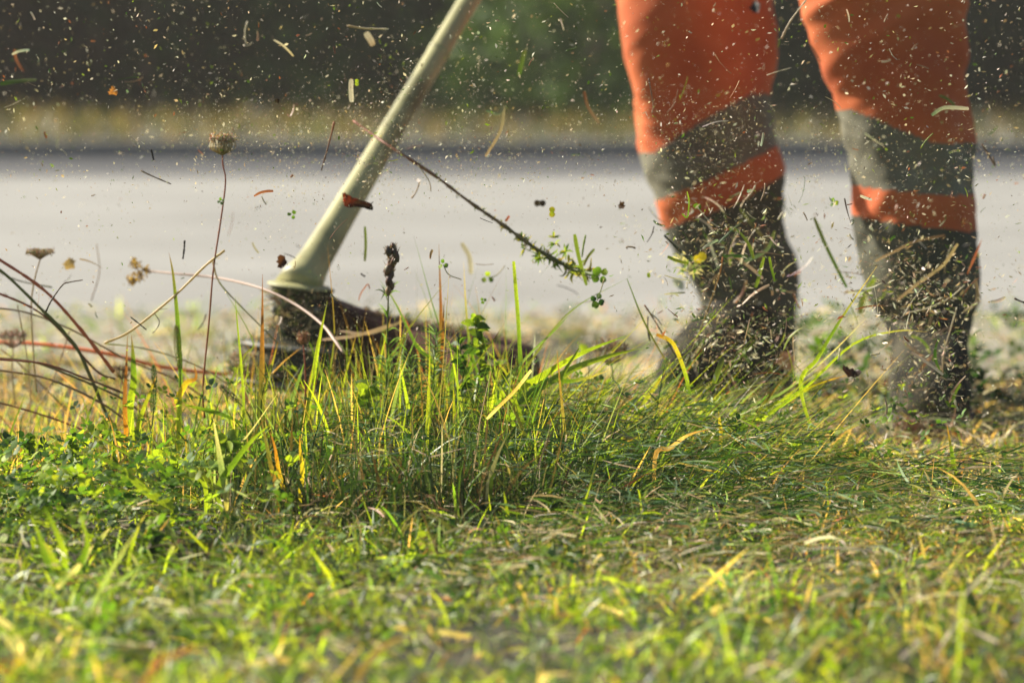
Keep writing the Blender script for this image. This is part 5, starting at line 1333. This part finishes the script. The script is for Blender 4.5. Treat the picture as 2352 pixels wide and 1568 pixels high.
# long curved straws whirling before the boots
for k in range(46):
    x_, y_ = (random.uniform(1500, 1830), random.uniform(520, 880)) if k % 2 else (random.uniform(1960, 2300), random.uniform(540, 960))
    d = random.uniform(4.35, 4.95); cn = random.choice(['pale straw', 'tan', 'tan', 'green', 'white', 'rust brown', 'lime'])
    col = KIND[cn]; L_ = random.uniform(.016, .05); c = P(x_, y_, d); a = random.gauss(0.9, 0.8)
    dr = Vector((cos(a), random.uniform(-.4, .4), sin(a))); cv = Vector((-sin(a), 0, cos(a))) * random.uniform(-.28, .28)
    mb = MB(); w = random.choice([.0008, .0012, .0018, .0026])
    add_blade(mb, [c - dr * L_ / 2, c - dr * L_ * .15 + cv * L_ * .5, c + dr * L_ * .2 + cv * L_ * .45, c + dr * L_ / 2], w * 1.5, [col, tuple(z * random.uniform(.6, 1.1) for z in col), col], n=14, face=random.uniform(-1.2, 1.2), twist=random.uniform(-2, 2), tip=random.random() < .4)
    tag(mb.build('flying_straw', M_CHIP), 'bent %s straw whirling %s' % (cn, 'before the left boot' if k % 2 else 'before the right boot'), 'straw', 'bent straws whirling before the boots')

# uncountable chips and dust
def chips(n, xs_, ys_, dm, ds, s0, s1, pal, wts, asp=(0.12, 0.5)):
    x = xs_(n); y = ys_(n); d = np.clip(rng.normal(dm, ds, n), 3.7, 6.2)
    u = (x - 1176) / F; v = (784 - y) / F
    s = d / (cos(TILT) + v * sin(TILT))
    c = np.stack([u * s, d, CAMZ + s * (-sin(TILT) + v * cos(TILT))], 1)
    c[:, 2] = np.maximum(c[:, 2], 0.05)
    size = s0 * (s1 / s0) ** (rng.uniform(0, 1, n) ** 2.2)
    keep = noise2(x, y, 0.006, 91) + 0.6 * noise2(x, y, 0.02, 92) > rng.uniform(-1.6, 0.9, n)
    c, size = c[keep], size[keep]; n = len(size)
    # most chips are stretched along the way the air carries them: outward and up from the head
    fl = c - np.array(hc)[None]; fl /= np.linalg.norm(fl, axis=1, keepdims=True)
    a = rng.normal(0, 0.8, (n, 3)) + fl; a /= np.linalg.norm(a, axis=1, keepdims=True)
    b = np.cross(a, rng.normal(0, 1, (n, 3))); b /= np.linalg.norm(b, axis=1, keepdims=True)
    nn = np.cross(a, b)
    l = size[:, None] * 0.5; w = l * rng.uniform(*asp, (n, 1))
    cu = nn * w * rng.uniform(-.8, .8, (n, 1))
    V = np.stack([c - a * l, c - a * l * .2 + b * w + cu, c + a * l, c + a * l * .1 - b * w + cu], 1).reshape(-1, 3)
    C = np.repeat(pick(pal, wts, n), 4, 0)
    return V, np.arange(n * 4).reshape(-1, 4), C
U = lambda a, b: (lambda n: rng.uniform(a, b, n))
Gs = lambda m, s: (lambda n: rng.normal(m, s, n))
CP = [CREAM, PALE, STRAW, TAN, LIME, GREEN, RUST, BROWN]
stuff('flying_chaff', [
    chips(12540, U(-100, 2450), U(-60, 420), 4.5, 0.24, 0.0012, 0.0075, CP, [5, 4, 3, 2, 2, 2, 1, 0.5]),
    chips(10868, U(-100, 2450), U(380, 900), 4.5, 0.24, 0.0010, 0.0050, CP, [4, 3, 3, 3, 2, 2, 1, 2]),
    chips(800, U(-100, 2450), U(-60, 900), 3.85, 0.10, 0.0012, 0.0040, CP, [5, 4, 3, 3, 2, 2, 1, 0.5]),
    chips(700, U(-100, 2450), U(-60, 900), 5.2, 0.2, 0.0020, 0.0070, CP, [5, 4, 3, 3, 2, 2, 1, 0.5]),
    chips(8500, Gs(1680, 110), Gs(690, 150), 4.5, 0.25, 0.0014, 0.0110, CP, [4, 5, 5, 5, 3, 2, 1.5, 2], asp=(0.08, 0.36)),
    chips(8500, Gs(2110, 120), Gs(740, 150), 4.5, 0.25, 0.0014, 0.0110, CP, [4, 5, 5, 5, 3, 2, 1.5, 2], asp=(0.08, 0.36)),
    chips(10868, Gs(1650, 500), Gs(330, 70), 4.5, 0.2, 0.0010, 0.0036, CP, [5, 5, 3, 2, 1, 1, 1, 0.5]),
    chips(12540, Gs(760, 260), Gs(330, 90), 4.5, 0.2, 0.0010, 0.0036, CP, [5, 5, 3, 2, 1, 1, 1, 0.5]),
    chips(5852, Gs(720, 160), Gs(760, 80), 4.6, 0.2, 0.0006, 0.003, CP, [5, 4, 3, 3, 2, 1, 1, 0.5]),
    chips(5852, U(1400, 2400), U(850, 1050), 4.6, 0.25, 0.0006, 0.004, CP, [5, 5, 4, 3, 3, 2, 1, 1]),
], M_CHIP)['label'] = 'fine chaff and dust flying through the air all round the trimmer'

# ---------------------------------------------------------------- dust hanging in the air
mh = bpy.data.materials.new('dusty_air'); mh.use_nodes = True
nt = mh.node_tree; nt.nodes.remove(nt.nodes['Principled BSDF'])
pv = nt.nodes.new('ShaderNodeVolumePrincipled'); pv.inputs['Color'].default_value = (0.95, 0.93, 0.84, 1); pv.inputs['Density'].default_value = 0.0019
nt.links.new(pv.outputs[0], nt.nodes['Material Output'].inputs['Volume'])
hz = box_mesh('haze', -95, 95, -12, 185, -1, 6.0, mh, kind='stuff')
hz['label'] = 'thin pale dust hanging in the air over the whole place'
